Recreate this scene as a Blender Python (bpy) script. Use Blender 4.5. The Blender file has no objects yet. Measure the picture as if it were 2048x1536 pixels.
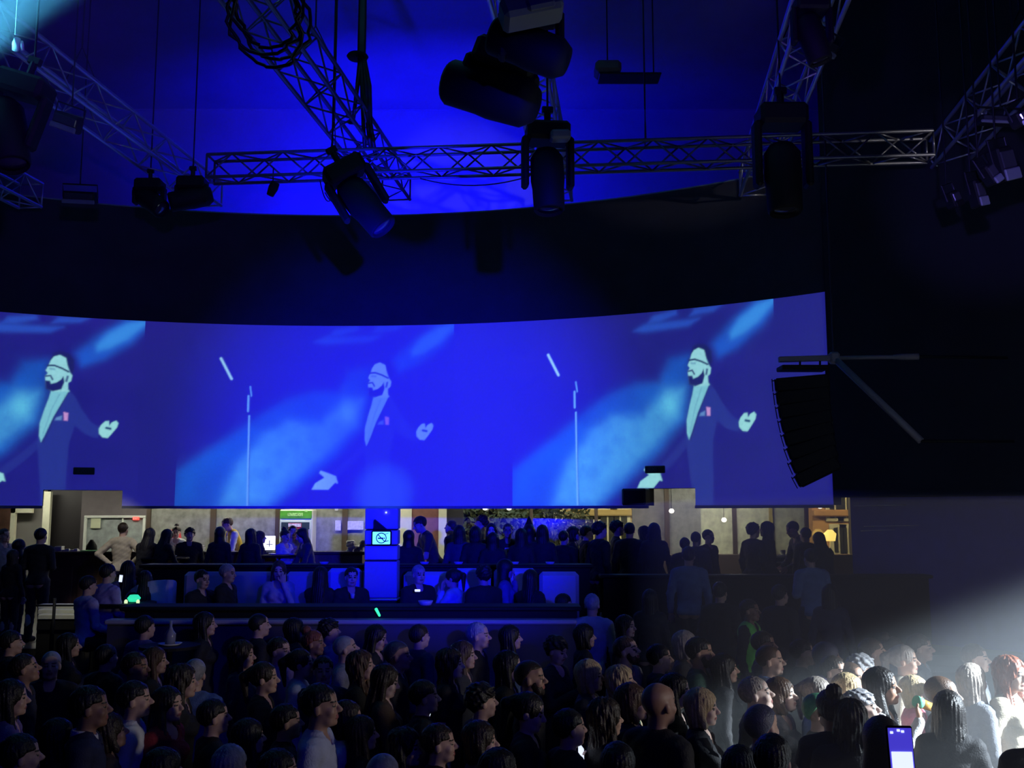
import bpy, math, random
import numpy as np
from mathutils import Vector, Matrix, Euler
random.seed(4); np.random.seed(4)
C = bpy.context.scene.collection
S = bpy.context.scene

# ------------------------------------------------------------------ camera
F = 2000.0; CZ = 2.85
PITCH = math.atan((1026.8-768)/F)
cam = bpy.data.cameras.new('camera'); co = bpy.data.objects.new('camera', cam); C.objects.link(co)
cam.sensor_width = 36; cam.lens = F/2048*36; cam.clip_start = .05; cam.clip_end = 200
co.location = (0, 0, CZ); co.rotation_euler = (math.pi/2+PITCH, 0, 0)
S.camera = co
S.view_settings.view_transform = 'Standard'; S.view_settings.look = 'None'
S.view_settings.exposure = 0; S.view_settings.gamma = 1; S.view_settings.use_curve_mapping = False
S.cycles.use_denoising = True
S.cycles.max_bounces = 5; S.cycles.diffuse_bounces = 2; S.cycles.glossy_bounces = 2
S.cycles.transmission_bounces = 3; S.cycles.transparent_max_bounces = 6; S.cycles.volume_bounces = 0
S.cycles.sample_clamp_indirect = 2.0
S.cycles.volume_step_rate = 4

w = bpy.data.worlds.new('world'); S.world = w; w.use_nodes = True
w.node_tree.nodes['Background'].inputs[0].default_value = (.0012, .0012, .006, 1)
w.node_tree.nodes['Background'].inputs[1].default_value = .6

# ------------------------------------------------------------------ pixel helpers (photo frame 2048 x 1536)
cp, sp = math.cos(PITCH), math.sin(PITCH)
def ray(px, py):
    b, a = px-1024, py-768
    return Vector((b, F*cp+a*sp, F*sp-a*cp))
def P(px, py, Y):
    d = ray(px, py); return Vector((d.x*Y/d.y, Y, CZ+d.z*Y/d.y))
def PZ(px, py, z):
    d = ray(px, py); t = (z-CZ)/d.z; return Vector((d.x*t, d.y*t, z))

# ------------------------------------------------------------------ lights of the show and a few added fill lights
def aim(o, tgt):
    o.rotation_euler = (Vector(tgt)-o.location).to_track_quat('-Z', 'Y').to_euler()
def spot(name, loc, tgt, power, color, size, blend=.6, rad=.1):
    l = bpy.data.lights.new(name, 'SPOT'); l.energy = power; l.color = color
    l.spot_size = math.radians(size); l.spot_blend = blend; l.shadow_soft_size = rad
    o = bpy.data.objects.new(name, l); C.objects.link(o); o.location = loc; aim(o, tgt); return o
def area(name, loc, tgt, power, color, sx, sy):
    l = bpy.data.lights.new(name, 'AREA'); l.energy = power; l.color = color
    l.shape = 'RECTANGLE'; l.size = sx; l.size_y = sy
    o = bpy.data.objects.new(name, l); C.objects.link(o); o.location = loc; aim(o, tgt); return o
BLUE = (.004, .003, 1)
spot('blue_wash_spot', (1.8, -3.0, 3.9), (-1.9, 19, 4.35), 27000, BLUE, 24, 1.0, .12)
area('blue_uplight', (-3.1, 19.7, 8.3), (-2.7, 24, 10.2), 470, BLUE, 3.0, .25).data.spread = math.radians(132)
spot('blue_ceiling_spot', (-1.8, 11.5, 4.2), (-2.2, 18, 12.9), 2100, BLUE, 42, 1.0, .1)
spot('white_follow_spot', (11.3, 5.6, 5.45), (3.9, 7.1, .2), 38000, (.74, .88, 1), 28, .35, .08)
spot('cyan_beam_spot', P(-330, 330, 9), P(200, -230, 9.4), 15000, (.1, .6, 1), 25, .8, .06)
spot('stage_glow', (11.2, 3.0, 3.4), (-1.5, 8.8, .6), 1300, (1, .92, .85), 32, .8, .5)
spot('blue_front_spot', (4.5, 1, 7.4), (-2.6, 14.3, 1.5), 900, BLUE, 30, 1.0, .1)
spot('pillar_spot', (-.6, 7.2, 8.4), (-2.0, 14.2, 2.2), 1200, BLUE, 12, .9, .05)
spot('pale_blue_pin_spot', (1.5, -2, 5), P(768, 985, 18.9), 4600, (.05, .3, 1), 3.6, .9, .05)  # added lamp that makes the pale blue blob low on the screen
spot('truss_side_spot', (8.2, 8.5, 6.6), P(1800, 298, 13.3), 420, (1, .95, .88), 13, .7, .05)
spot('truss_side_spot', (6.5, 5.5, 8.8), P(1085, 110, 9), 260, (1, .95, .88), 16, .7, .05)
spot('violet_spot', (2.5, 5.0, 5.0), P(1985, 345, 10), 700, (.22, .16, 1), 20, .8, .05)
spot('violet_spot', (-2.0, 4.5, 5.2), P(230, 260, 12.5), 520, (.12, .01, 1), 36, .8, .05)
spot('violet_spot', (1.0, 4.5, 5.2), P(1570, 110, 10), 300, (.14, .02, 1), 22, .8, .05)
spot('gallery_downlight', (-5.6, 14.0, 7.6), P(215, 1130, 18.4), 700, (1, .95, .8), 15, .7, .05)  # added lamp to brighten the pale sweater and the bar front
area('stage_spill', (4, -4, 8), (-1, 12, 2), 70, (.02, .02, 1), 5, 2)  # added dim blue fill that tints the dark hall, no real fixture
spot('step_light', (-5.0, 11.5, 5.8), P(120, 1224, 14.3), 260, (1, .97, .8), 10, .6, .05)  # added lamp to brighten the pale steps

# ------------------------------------------------------------------ materials
MATS = {}
def lin(c):
    return tuple((v/255/12.92 if v/255 <= .04045 else ((v/255+.055)/1.055)**2.4) for v in c)
def mat(name, col, rough=.7, metal=0, bump=0, bscale=40, vary=0, vscale=6, emit=None, estr=1, spec=.5):
    if name in MATS: return MATS[name]
    m = bpy.data.materials.new(name); m.use_nodes = True; nt = m.node_tree; b = nt.nodes['Principled BSDF']
    b.inputs['Base Color'].default_value = (*col, 1); b.inputs['Roughness'].default_value = rough
    b.inputs['Metallic'].default_value = metal; b.inputs['Specular IOR Level'].default_value = spec
    if emit:
        b.inputs['Emission Color'].default_value = (*emit, 1); b.inputs['Emission Strength'].default_value = estr
    if vary or bump:
        tc = nt.nodes.new('ShaderNodeTexCoord')
    if vary:
        n = nt.nodes.new('ShaderNodeTexNoise'); n.inputs['Scale'].default_value = vscale; n.inputs['Detail'].default_value = 4
        r = nt.nodes.new('ShaderNodeValToRGB'); r.color_ramp.elements[0].position = .3; r.color_ramp.elements[1].position = .7
        r.color_ramp.elements[0].color = (*[c*(1-vary) for c in col], 1)
        r.color_ramp.elements[1].color = (*[min(1, c*(1+vary)) for c in col], 1)
        nt.links.new(tc.outputs['Object'], n.inputs['Vector']); nt.links.new(n.outputs['Fac'], r.inputs['Fac'])
        nt.links.new(r.outputs['Color'], b.inputs['Base Color'])
    if bump:
        n2 = nt.nodes.new('ShaderNodeTexNoise'); n2.inputs['Scale'].default_value = bscale
        bp = nt.nodes.new('ShaderNodeBump'); bp.inputs['Strength'].default_value = bump; bp.inputs['Distance'].default_value = .02
        nt.links.new(tc.outputs['Object'], n2.inputs['Vector']); nt.links.new(n2.outputs['Fac'], bp.inputs['Height'])
        nt.links.new(bp.outputs['Normal'], b.inputs['Normal'])
    MATS[name] = m; return m

# ------------------------------------------------------------------ mesh helpers
WP = {}
def wloc(o): return WP.get(o.name, Vector((0, 0, 0))) if o else Vector((0, 0, 0))
def tag(o, label=None, cat=None, group=None, kind=None):
    if label: o['label'] = label
    if cat: o['category'] = cat
    if group: o['group'] = group
    if kind: o['kind'] = kind
    return o
def empty(name, loc, label, cat, group=None):
    o = bpy.data.objects.new(name, None); C.objects.link(o); o.location = loc; o.empty_display_size = .1
    WP[o.name] = Vector(loc); return tag(o, label, cat, group)
class MB:
    def __init__(s): s.v = []; s.f = []
    def add(s, vs, fs):
        n = len(s.v); s.v += [tuple(v) for v in vs]; s.f += [tuple(i+n for i in f) for f in fs]; return s
    def box(s, c, d, rot=None, taper=1.0):
        x, y, z = d[0]/2, d[1]/2, d[2]/2; R = rot or Matrix.Identity(3); c = Vector(c)
        vs = [c+R@Vector((a*x*(taper if k > 0 else 1), b*y*(taper if k > 0 else 1), k*z)) for a in (-1, 1) for b in (-1, 1) for k in (-1, 1)]
        return s.add(vs, [(0, 1, 3, 2), (4, 6, 7, 5), (0, 4, 5, 1), (2, 3, 7, 6), (0, 2, 6, 4), (1, 5, 7, 3)])
    def bx(s, x0, x1, y0, y1, z0, z1):
        return s.box(((x0+x1)/2, (y0+y1)/2, (z0+z1)/2), (abs(x1-x0), abs(y1-y0), abs(z1-z0)))
    def rbox(s, c, d, r=.02, rot=None):            # box with chamfered edges
        x, y, z = d[0]/2, d[1]/2, d[2]/2; R = rot or Matrix.Identity(3); c = Vector(c); r = min(r, x*.9, y*.9, z*.9)
        ids = {}; vs = []
        for a in (-1, 1):
            for b in (-1, 1):
                for k in (-1, 1):
                    for ax in range(3):
                        p = [a*(x-r), b*(y-r), k*(z-r)]; p[ax] = (a*x, b*y, k*z)[ax]
                        ids[(a, b, k, ax)] = len(vs); vs.append(c+R@Vector(p))
        fs = []
        for a in (-1, 1):
            fs.append([ids[(a, b, k, 0)] for b, k in ((-1, -1), (1, -1), (1, 1), (-1, 1))][::a])
            fs.append([ids[(b, a, k, 1)] for b, k in ((-1, -1), (-1, 1), (1, 1), (1, -1))][::a])
            fs.append([ids[(b, k, a, 2)] for b, k in ((-1, -1), (1, -1), (1, 1), (-1, 1))][::a])
            for b in (-1, 1):
                fs.append([ids[(a, b, -1, 0)], ids[(a, b, 1, 0)], ids[(a, b, 1, 1)], ids[(a, b, -1, 1)]])
                fs.append([ids[(a, -1, b, 0)], ids[(a, 1, b, 0)], ids[(a, 1, b, 2)], ids[(a, -1, b, 2)]])
                fs.append([ids[(-1, a, b, 1)], ids[(1, a, b, 1)], ids[(1, a, b, 2)], ids[(-1, a, b, 2)]])
                for k in (-1, 1): fs.append([ids[(a, b, k, 0)], ids[(a, b, k, 1)], ids[(a, b, k, 2)]])
        return s.add(vs, fs)
    def tube(s, pts, r, n=8, closed=False):
        pts = [Vector(p) for p in pts]; rr = r if isinstance(r, (list, tuple)) else [r]*len(pts)
        rings = []
        up = None
        for i, p in enumerate(pts):
            t = (pts[min(i+1, len(pts)-1)]-pts[max(i-1, 0)])
            if closed: t = pts[(i+1) % len(pts)]-pts[i-1]
            t.normalize()
            if up is None: up = t.orthogonal().normalized()
            up = (up-t*up.dot(t)); up = up.normalized() if up.length > 1e-6 else t.orthogonal().normalized()
            q = t.cross(up)
            rings.append([p+(up*math.cos(6.28318*k/n)+q*math.sin(6.28318*k/n))*rr[i] for k in range(n)])
        vs = [v for rg in rings for v in rg]; m = len(pts); fs = []
        for i in range(m if closed else m-1):
            j = (i+1) % m
            for k in range(n):
                fs.append((i*n+k, i*n+(k+1) % n, j*n+(k+1) % n, j*n+k))
        if not closed: fs += [tuple(range(n))[::-1], tuple((m-1)*n+k for k in range(n))]
        return s.add(vs, fs)
    def lathe(s, prof, c, axis=(0, 0, 1), n=20):    # prof: (radius, height) pairs
        ax = Vector(axis).normalized(); u = ax.orthogonal().normalized(); v = ax.cross(u); c = Vector(c)
        vs = [c+ax*h+(u*math.cos(6.28318*k/n)+v*math.sin(6.28318*k/n))*max(r, 1e-4) for r, h in prof for k in range(n)]
        fs = [(i*n+k, i*n+(k+1) % n, (i+1)*n+(k+1) % n, (i+1)*n+k) for i in range(len(prof)-1) for k in range(n)]
        fs += [tuple(range(n))[::-1], tuple((len(prof)-1)*n+k for k in range(n))]
        return s.add(vs, fs)
    def prism(s, poly, off):                        # 3D polygon extruded by vector
        n = len(poly); off = Vector(off); a = [Vector(p) for p in poly]
        return s.add(a+[p+off for p in a], [tuple(range(n))[::-1], tuple(range(n, 2*n))]+[(i, (i+1) % n, n+(i+1) % n, n+i) for i in range(n)])
def obj(name, mb, m, parent=None, smooth=False, origin=None):
    me = bpy.data.meshes.new(name); vs = np.array(mb.v, dtype=float)
    if origin is None:
        origin = wloc(parent) if parent else Vector(((vs[:, 0].min()+vs[:, 0].max())/2, (vs[:, 1].min()+vs[:, 1].max())/2, vs[:, 2].min()))
    origin = Vector(origin)
    me.from_pydata((vs-np.array(origin)).tolist(), [], mb.f); me.materials.append(m)
    if smooth: me.polygons.foreach_set('use_smooth', [True]*len(me.polygons))
    me.update()
    o = bpy.data.objects.new(name, me); C.objects.link(o); o.location = origin-wloc(parent)
    WP[o.name] = origin
    if parent: o.parent = parent
    return o
def struct(name, mb, m, parent=None, smooth=False):
    o = obj(name, mb, m, parent, smooth)
    if not parent: o['kind'] = 'structure'
    return o
UC = {}
def rod(name, a, b, r, m, parent, n=6):             # shared unit cylinder, one object each
    key = (round(r, 4), m.name, n)
    if key not in UC:
        q = MB().tube([(0, 0, 0), (0, 0, 1)], r, n); me = bpy.data.meshes.new('rod'); me.from_pydata(q.v, [], q.f); me.materials.append(m)
        me.polygons.foreach_set('use_smooth', [len(p.vertices) == 4 for p in me.polygons]); UC[key] = me
    a, b = Vector(a), Vector(b); o = bpy.data.objects.new(name, UC[key]); C.objects.link(o)
    d = b-a; q = d.to_track_quat('Z', 'Y'); o.location = a-wloc(parent); o.rotation_mode = 'QUATERNION'; o.rotation_quaternion = q
    o.scale = (1, 1, d.length); o.parent = parent; WP[o.name] = a; return o
def text(name, s, size, m, loc, rot, parent=None, ext=.004):
    cu = bpy.data.curves.new(name, 'FONT'); cu.body = s; cu.size = size; cu.align_x = 'CENTER'; cu.align_y = 'CENTER'; cu.extrude = ext
    t = bpy.data.objects.new('tmp', cu); C.objects.link(t)
    dg = bpy.context.evaluated_depsgraph_get(); me = bpy.data.meshes.new_from_object(t.evaluated_get(dg)); bpy.data.objects.remove(t)
    me.materials.clear(); me.materials.append(m)
    o = bpy.data.objects.new(name, me); C.objects.link(o); o.location = Vector(loc)-wloc(parent); o.rotation_euler = rot
    if parent: o.parent = parent
    WP[o.name] = Vector(loc); return o

# ------------------------------------------------------------------ common materials
M_floor = mat('dark_floor', (.02, .02, .022), .45, bump=.1)
M_black = mat('matte_black', (.007, .007, .008), .7, spec=.3)
M_blackmetal = mat('black_metal', (.02, .02, .022), .4, .6)
M_alu = mat('aluminium', (.55, .55, .58), .32, .6, bump=.05)
M_alud = mat('weathered_aluminium', (.16, .16, .18), .34, .6, bump=.05)  # darker copy of the aluminium, shade of the silhouetted trusses in its colour
M_ceil = mat('painted_ceiling', (.42, .42, .44), .85, bump=.3, bscale=3, vary=.08, vscale=.8)
M_backwall = mat('painted_wall', (.55, .55, .56), .8, vary=.06, vscale=1.2)
M_band = mat('black_drape_wall', (.035, .033, .05), .85, bump=.2, bscale=12, vary=.15, vscale=2)
M_darkwall = mat('dark_wall_paint', (.012, .012, .018), .8, vary=.2, vscale=1.5)
M_purple = mat('dusky_panel', (.1, .1, .5), .35, vary=.1)
M_brown = mat('brown_wood', (.075, .04, .028), .45, bump=.2, bscale=20, vary=.35, vscale=5)
M_mull = mat('brown_mullion', (.07, .05, .035), .5)
M_cream = mat('cream_frame', (.62, .64, .48), .5, vary=.08)
M_grey = mat('grey_plastic', (.2, .21, .24), .5)
M_leather = mat('white_leather', (.5, .48, .6), .42, bump=.15, bscale=60)
M_pillar = mat('pillar_paint', (.42, .4, .5), .55, bump=.05)
M_white = mat('white_matt', (.75, .76, .72), .6)
M_cable = mat('cable_rubber', (.01, .01, .012), .5)
# ================================================================== ROOM
CX, CY, R = -3.32, 5.665, 13.335
ZB, ZT, ZU = CZ+.137, CZ+3.589, CZ+5.766
def arcp(s, r=R): th = s/R; return CX+r*math.sin(th), CY+r*math.cos(th)
def proj(x, y, z):
    dz = z-CZ; dep = y*cp+dz*sp; return 1024+F*x/dep, 768-F*(dz*cp-y*sp)/dep
def arc_of_px(px, zz=0):
    lo, hi = -12.0, 12.0
    for _ in range(50):
        m = (lo+hi)/2; x, y = arcp(m)
        if proj(x, y, CZ+zz)[0] < px: lo = m
        else: hi = m
    return (lo+hi)/2
T0, T1, T2 = 0.0, .6, .9
struct('floor', MB().bx(-13, 13, -6, 11.5, -.1, 0), M_floor)
# terraces
struct('floor_terrace', MB().bx(-13, .9, 11.5, 14.9, -.1, T1), M_floor)
struct('floor_gallery', MB().bx(-13, 9.6, 14.9, 24, -.1, T2), M_floor)
st = MB()
for k in range(6):
    st.bx(.9, 9.6, 11.5+k*.55, 14.9, k*.15-.02 if k else -.05, (k+1)*.15-.001*0)
struct('floor_stair', st, M_floor)
struct('ceiling', MB().bx(-13, 13, -6, 24.2, 12.9, 13.1), M_ceil)
struct('wall_back', MB().bx(-13, 13, 24.0, 24.2, 3.75, 12.9), M_backwall)
struct('wall_left', MB().bx(-13.2, -13, -6, 24.2, -.1, 13.1), M_darkwall)
struct('wall_front', MB().bx(-13, 15, -6.2, -6, -.1, 13.1), M_darkwall)
# joint strip where the ceiling cladding meets the wall
struct('trim_1', MB().bx(-13, 13, 23.96, 24.0, 12.86, 12.9), M_backwall)

# curved projection wall -------------------------------------------------
cuts = [(arc_of_px(85, .2), arc_of_px(244, .2), P(150, 981, 18.6).z, 'a'), (arc_of_px(1297, .2), arc_of_px(1391, .2), P(1350, 976, 17.4).z, 'b')]
A0, A1 = -9.6, arc_of_px(1660, 1.5)
def curved(name, s0, s1, z0, z1, m, thick, r=R, ds=.25, parent=None):
    mb = MB(); n = max(2, int((s1-s0)/ds)+1); ss = [s0+(s1-s0)*i/(n-1) for i in range(n)]; vs = []
    for s in ss:
        for rr in (r, r+thick):
            x, y = arcp(s, rr); vs += [(x, y, z0), (x, y, z1)]
    fs = []
    for i in range(n-1):
        a = i*4; b = a+4
        fs += [(a, b, b+1, a+1), (a+2, a+3, b+3, b+2), (a, a+2, b+2, b), (a+1, b+1, b+3, a+3)]
    fs += [(0, 1, 3, 2), ((n-1)*4, (n-1)*4+2, (n-1)*4+3, (n-1)*4+1)]
    mb.add(vs, fs); return struct(name, mb, m, parent)
# backing of the screen with the two raised openings
s_prev = A0; k = 0
for s0, s1, zc, _ in cuts:
    curved('wall_screen_backing' if k == 0 else 'wall_screen_backing.%03d' % k, s_prev, s0, ZB, ZT, M_darkwall, .3, R+.03); k += 1
    curved('wall_screen_backing.%03d' % k, s0, s1, zc, ZT, M_darkwall, .3, R+.03); k += 1
    s_prev = s1
curved('wall_screen_backing.%03d' % k, s_prev, A1, ZB, ZT, M_darkwall, .3, R+.03)
curved('wall_upper_band', -10.5, A1+.8, ZT, ZU, M_band, .35, R-.02)
curved('trim_2', A0, cuts[0][0], ZB-.05, ZB, mat('screen_edge_trim', (.3, .3, .34), .4, .5), .06, R-.04)
curved('trim_3', cuts[0][1], cuts[1][0], ZB-.05, ZB, MATS['screen_edge_trim'], .06, R-.04)
curved('trim_4', cuts[1][1], A1, ZB-.05, ZB, MATS['screen_edge_trim'], .06, R-.04)
curved('trim_5', -10, A1, ZU, ZU+.03, MATS['screen_edge_trim'], .2, R+.0)

# projected picture on the wall, painted per vertex -----------------------
def zz(pts, ox=1000, oy=560, s=3.134): return np.array([(ox+x/s, oy+y/s) for x, y in pts])
def sdpoly(px, py, poly):
    d = np.full(px.shape, 1e9); ins = np.zeros(px.shape, bool); n = len(poly)
    for i in range(n):
        ax, ay = poly[i]; bx_, by = poly[(i+1) % n]; ex, ey = bx_-ax, by-ay
        wx, wy = px-ax, py-ay; t = np.clip((wx*ex+wy*ey)/(ex*ex+ey*ey+1e-9), 0, 1)
        d = np.minimum(d, (wx-ex*t)**2+(wy-ey*t)**2)
        c = ((ay > py) != (by > py)) & (px < (bx_-ax)*(py-ay)/(by-ay+1e-12)+ax); ins ^= c
    d = np.sqrt(d); return np.where(ins, -d, d)
def sdline(px, py, pts, wd):
    d = np.full(px.shape, 1e9)
    for (ax, ay), (bx_, by) in zip(pts[:-1], pts[1:]):
        ex, ey = bx_-ax, by-ay; wx, wy = px-ax, py-ay; t = np.clip((wx*ex+wy*ey)/(ex*ex+ey*ey+1e-9), 0, 1)
        d = np.minimum(d, np.hypot(wx-ex*t, wy-ey*t))
    return d-wd/2
def cover(d, soft): return 1/(1+np.exp(np.clip(d/soft*2.2, -30, 30)))
def vnoise(x, y, seed):
    rs = np.random.RandomState(seed); g = rs.rand(64, 64); xi = np.floor(x).astype(int); yi = np.floor(y).astype(int)
    fx = x-xi; fy = y-yi; fx = fx*fx*(3-2*fx); fy = fy*fy*(3-2*fy); G = lambda a, b: g[a % 64, b % 64]
    return (G(xi, yi)*(1-fx)+G(xi+1, yi)*fx)*(1-fy)+(G(xi, yi+1)*(1-fx)+G(xi+1, yi+1)*fx)*fy
def fbm(x, y, s, seed): return vnoise(x/s, y/s, seed)*.55+vnoise(x*2/s, y*2/s, seed+1)*.3+vnoise(x*4/s, y*4/s, seed+2)*.15
BASE = np.array(lin((23, 20, 114)))
def paint(px, py):
    col = np.ones(px.shape+(3,))*BASE
    def over(rgb, a): nonlocal col; a = a[..., None]; col = col*(1-a)+np.array(lin(rgb))*a
    n1 = fbm(px, py, 60, 3); n2 = fbm(px, py, 22, 7)
    over((40, 32, 150), .35*n1)
    big = zz([(1180, 470), (1060, 500), (1000, 640), (900, 650), (850, 650), (700, 710), (560, 810), (450, 900), (250, 1060), (80, 1200), (60, 1430), (620, 1430), (780, 1290), (1000, 1080), (1160, 870), (1190, 700)])
    a = cover(sdpoly(px, py, big), 11); over((20, 88, 190), a*(.55+.5*n1))
    big2 = zz([(1150, 680), (1040, 690), (900, 860), (700, 860), (560, 960), (420, 1150), (330, 1420), (600, 1420), (820, 1180), (960, 1040), (1120, 860)])
    over((70, 158, 214), cover(sdpoly(px, py, big2), 13)*(.5+.5*n2))
    g = np.exp(-(((px-1340)/16)**2+((py-810)/22)**2)); over((92, 190, 222), g*.75)
    b2 = zz([(1370, 480), (1330, 400), (1420, 290), (1590, 130), (1735, 90), (1735, 150), (1640, 290), (1490, 420)])
    over((24, 92, 205), cover(sdpoly(px, py, b2), 9)*(.5+.5*n1))
    b3 = zz([(1440, 330), (1500, 240), (1610, 150), (1720, 110), (1720, 140), (1620, 260), (1520, 340), (1450, 370)])
    over((54, 140, 222), cover(sdpoly(px, py, b3), 6)*.85)
    for q in ([(930, 270), (960, 225), (1100, 190), (1110, 215), (1000, 262)], [(1190, 225), (1220, 180), (1390, 155), (1340, 195)], [(840, 320), (900, 280), (1250, 240), (1180, 290), (900, 330)]):
        over((40, 92, 205), cover(sdpoly(px, py, zz(q)), 5)*.6)
    # jacket, arms
    jk = zz([(1312, 655), (1350, 690), (1385, 760), (1450, 850), (1505, 880), (1495, 955), (1420, 930), (1360, 880), (1335, 1000), (1338, 1420), (1215, 1420), (1190, 1200), (1165, 1000), (1172, 930), (1190, 1000), (1240, 830)])
    over((36, 50, 138), cover(sdpoly(px, py, jk), 2.2)*.85)
    over((36, 50, 138), cover(sdline(px, py, zz([(1180, 1000), (1090, 1110), (1010, 1190)]), 15), 2.5)*.6)
    over((28, 30, 100), cover(sdline(px, py, zz([(1312, 655), (1245, 830), (1195, 1000)]), 3), 1)*.7)
    over((120, 190, 205), cover(sdpoly(px, py, zz([(1215, 665), (1312, 650), (1240, 830), (1200, 960), (1185, 1000), (1172, 960), (1170, 880), (1190, 780), (1205, 720)])), 1.2))
    over((80, 140, 170), cover(sdline(px, py, zz([(1262, 680), (1225, 790), (1190, 960)]), 2), 1.2)*.5)
    # head
    over((22, 26, 92), cover(sdpoly(px, py, zz([(1195, 470), (1210, 415), (1245, 398), (1295, 408), (1325, 445), (1330, 510), (1318, 545), (1295, 500)])), 1.3))
    over((142, 205, 212), cover(sdpoly(px, py, zz([(1215, 440), (1245, 425), (1280, 440), (1292, 490), (1310, 535), (1322, 550), (1318, 588), (1303, 602), (1306, 645), (1315, 658), (1230, 668), (1190, 650), (1180, 598), (1177, 572), (1190, 552), (1177, 535), (1190, 500), (1200, 465)])), 1.1))
    over((24, 28, 98), cover(sdpoly(px, py, zz([(1178, 600), (1205, 600), (1212, 618), (1240, 606), (1262, 585), (1275, 560), (1283, 600), (1270, 648), (1225, 666), (1185, 655)])), 1.2))
    over((24, 28, 98), cover(sdline(px, py, zz([(1180, 572), (1205, 566), (1218, 590)]), 3), 1))
    over((20, 40, 88), cover(sdline(px, py, zz([(1186, 503), (1220, 497), (1262, 510), (1300, 528)]), 3.6), .9))
    over((70, 120, 160), cover(sdline(px, py, zz([(1200, 522), (1222, 522)]), 4), 1.2)*.6)
    over((30, 50, 110), cover(sdline(px, py, zz([(1298, 560), (1293, 590)]), 4), 1.2)*.9)
    over((190, 140, 200), cover(sdpoly(px, py, zz([(1293, 795), (1318, 800), (1318, 850), (1298, 850)])), 1.2))
    over((90, 130, 185), cover(sdpoly(px, py, zz([(1255, 835), (1285, 820), (1285, 850), (1250, 852)])), 1.5))
    # hands
    over((145, 210, 212), cover(sdpoly(px, py, zz([(1497, 890), (1508, 862), (1530, 835), (1550, 832), (1555, 862), (1568, 840), (1592, 826), (1606, 842), (1600, 872), (1572, 918), (1552, 948), (1522, 946), (1500, 922)])), 1.1))
    over((20, 60, 110), cover(sdline(px, py, zz([(1540, 880), (1562, 884)]), 5), 1.2))
    over((142, 208, 212), cover(sdpoly(px, py, zz([(862, 1303), (880, 1262), (935, 1222), (902, 1192), (910, 1176), (945, 1188), (1004, 1212), (1018, 1260), (1000, 1256), (962, 1303)])), 1.1))
    # microphone and stand
    over((150, 205, 222), cover(sdline(px, py, zz([(302, 470), (366, 596)]), 4.5), 1))
    over((96, 165, 222), cover(sdline(px, py, zz([(475, 640), (484, 700)]), 2.2), .9))
    over((105, 175, 224), cover(sdline(px, py, zz([(467, 700), (468, 800)]), 3.2), .9))
    over((110, 178, 226), cover(sdline(px, py, zz([(476, 830), (481, 1100), (487, 1410)]), 3.0), .9))
    over((20, 50, 120), cover(sdline(px, py, zz([(482, 830), (487, 1100), (493, 1410)]), 1.4), .9)*.7)
    return col
ms = bpy.data.materials.new('projected_picture'); ms.use_nodes = True; nt = ms.node_tree; bs = nt.nodes['Principled BSDF']
at = nt.nodes.new('ShaderNodeAttribute'); at.attribute_name = 'picture'
bs.inputs['Base Color'].default_value = (.5, .5, .52, 1); bs.inputs['Roughness'].default_value = .8; bs.inputs['Specular IOR Level'].default_value = .15
tcn = nt.nodes.new('ShaderNodeTexCoord'); nz = nt.nodes.new('ShaderNodeTexNoise'); nz.inputs['Scale'].default_value = 26; nz.inputs['Detail'].default_value = 6
mr = nt.nodes.new('ShaderNodeMapRange'); mr.inputs['To Min'].default_value = .8; mr.inputs['To Max'].default_value = 1.2
nt.links.new(tcn.outputs['Object'], nz.inputs['Vector']); nt.links.new(nz.outputs['Fac'], mr.inputs['Value'])
nt.links.new(at.outputs['Color'], bs.inputs['Emission Color']); nt.links.new(mr.outputs['Result'], bs.inputs['Emission Strength'])
E0, E1 = arc_of_px(1025), arc_of_px(1553, 2)
def inv_x(s): x, y = arcp(s); return x, y
def screen_piece(name, s0, s1, z0, z1, img, parent):
    ns = max(2, int((s1-s0)/.0165)+1) if img else max(2, int((s1-s0)/.2)+1); nz_ = max(2, int((z1-z0)/.0165)+1) if img else 2
    ss = np.linspace(s0, s1, ns); zs = np.linspace(z0, z1, nz_); SS, ZZ = np.meshgrid(ss, zs, indexing='ij')
    X = CX+R*np.sin(SS/R); Y = CY+R*np.cos(SS/R)
    co_ = np.stack([X, Y, ZZ], -1).reshape(-1, 3)
    if img:
        i0, i1 = img; U = (SS-i0)/(i1-i0); E = E0+U*(E1-E0)
        x = CX+R*np.sin(E/R); y = CY+R*np.cos(E/R); dz = ZZ-CZ; dep = y*cp+dz*sp
        col = paint(1024+F*x/dep, 768-F*(dz*cp-y*sp)/dep)
        if i0 < -1 < i1:                              # middle picture's colours fade rightwards, imitating washout under the blue light
            k = (1-.68*np.clip((SS+2.6)/3.0, 0, 1))[..., None]; col = BASE+(col-BASE)*k
    else: col = np.ones(SS.shape+(3,))*np.array(lin((26, 22, 120)))
    I = np.arange(ns*nz_).reshape(ns, nz_)
    q = np.stack([I[:-1, :-1], I[1:, :-1], I[1:, 1:], I[:-1, 1:]], -1).reshape(-1, 4)
    me = bpy.data.meshes.new(name); org = np.array(wloc(parent))
    me.vertices.add(len(co_)); me.vertices.foreach_set('co', (co_-org).ravel())
    me.loops.add(q.size); me.loops.foreach_set('vertex_index', q.ravel()); me.polygons.add(len(q)); me.polygons.foreach_set('loop_start', np.arange(0, q.size, 4)); me.polygons.foreach_set('loop_total', np.full(len(q), 4))
    me.update(calc_edges=True)
    ca = me.color_attributes.new('picture', 'FLOAT_COLOR', 'POINT'); ca.data.foreach_set('color', np.concatenate([col.reshape(-1, 3), np.ones((len(co_), 1))], 1).ravel())
    me.materials.append(ms); o = bpy.data.objects.new(name, me); C.objects.link(o); o.parent = parent; return o
x0, y0 = arcp(-.3)
scr = empty('projection_screen', (x0, y0, ZB), 'long curved blue projection screen repeating the bearded singer above the bar', 'screen')
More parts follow.
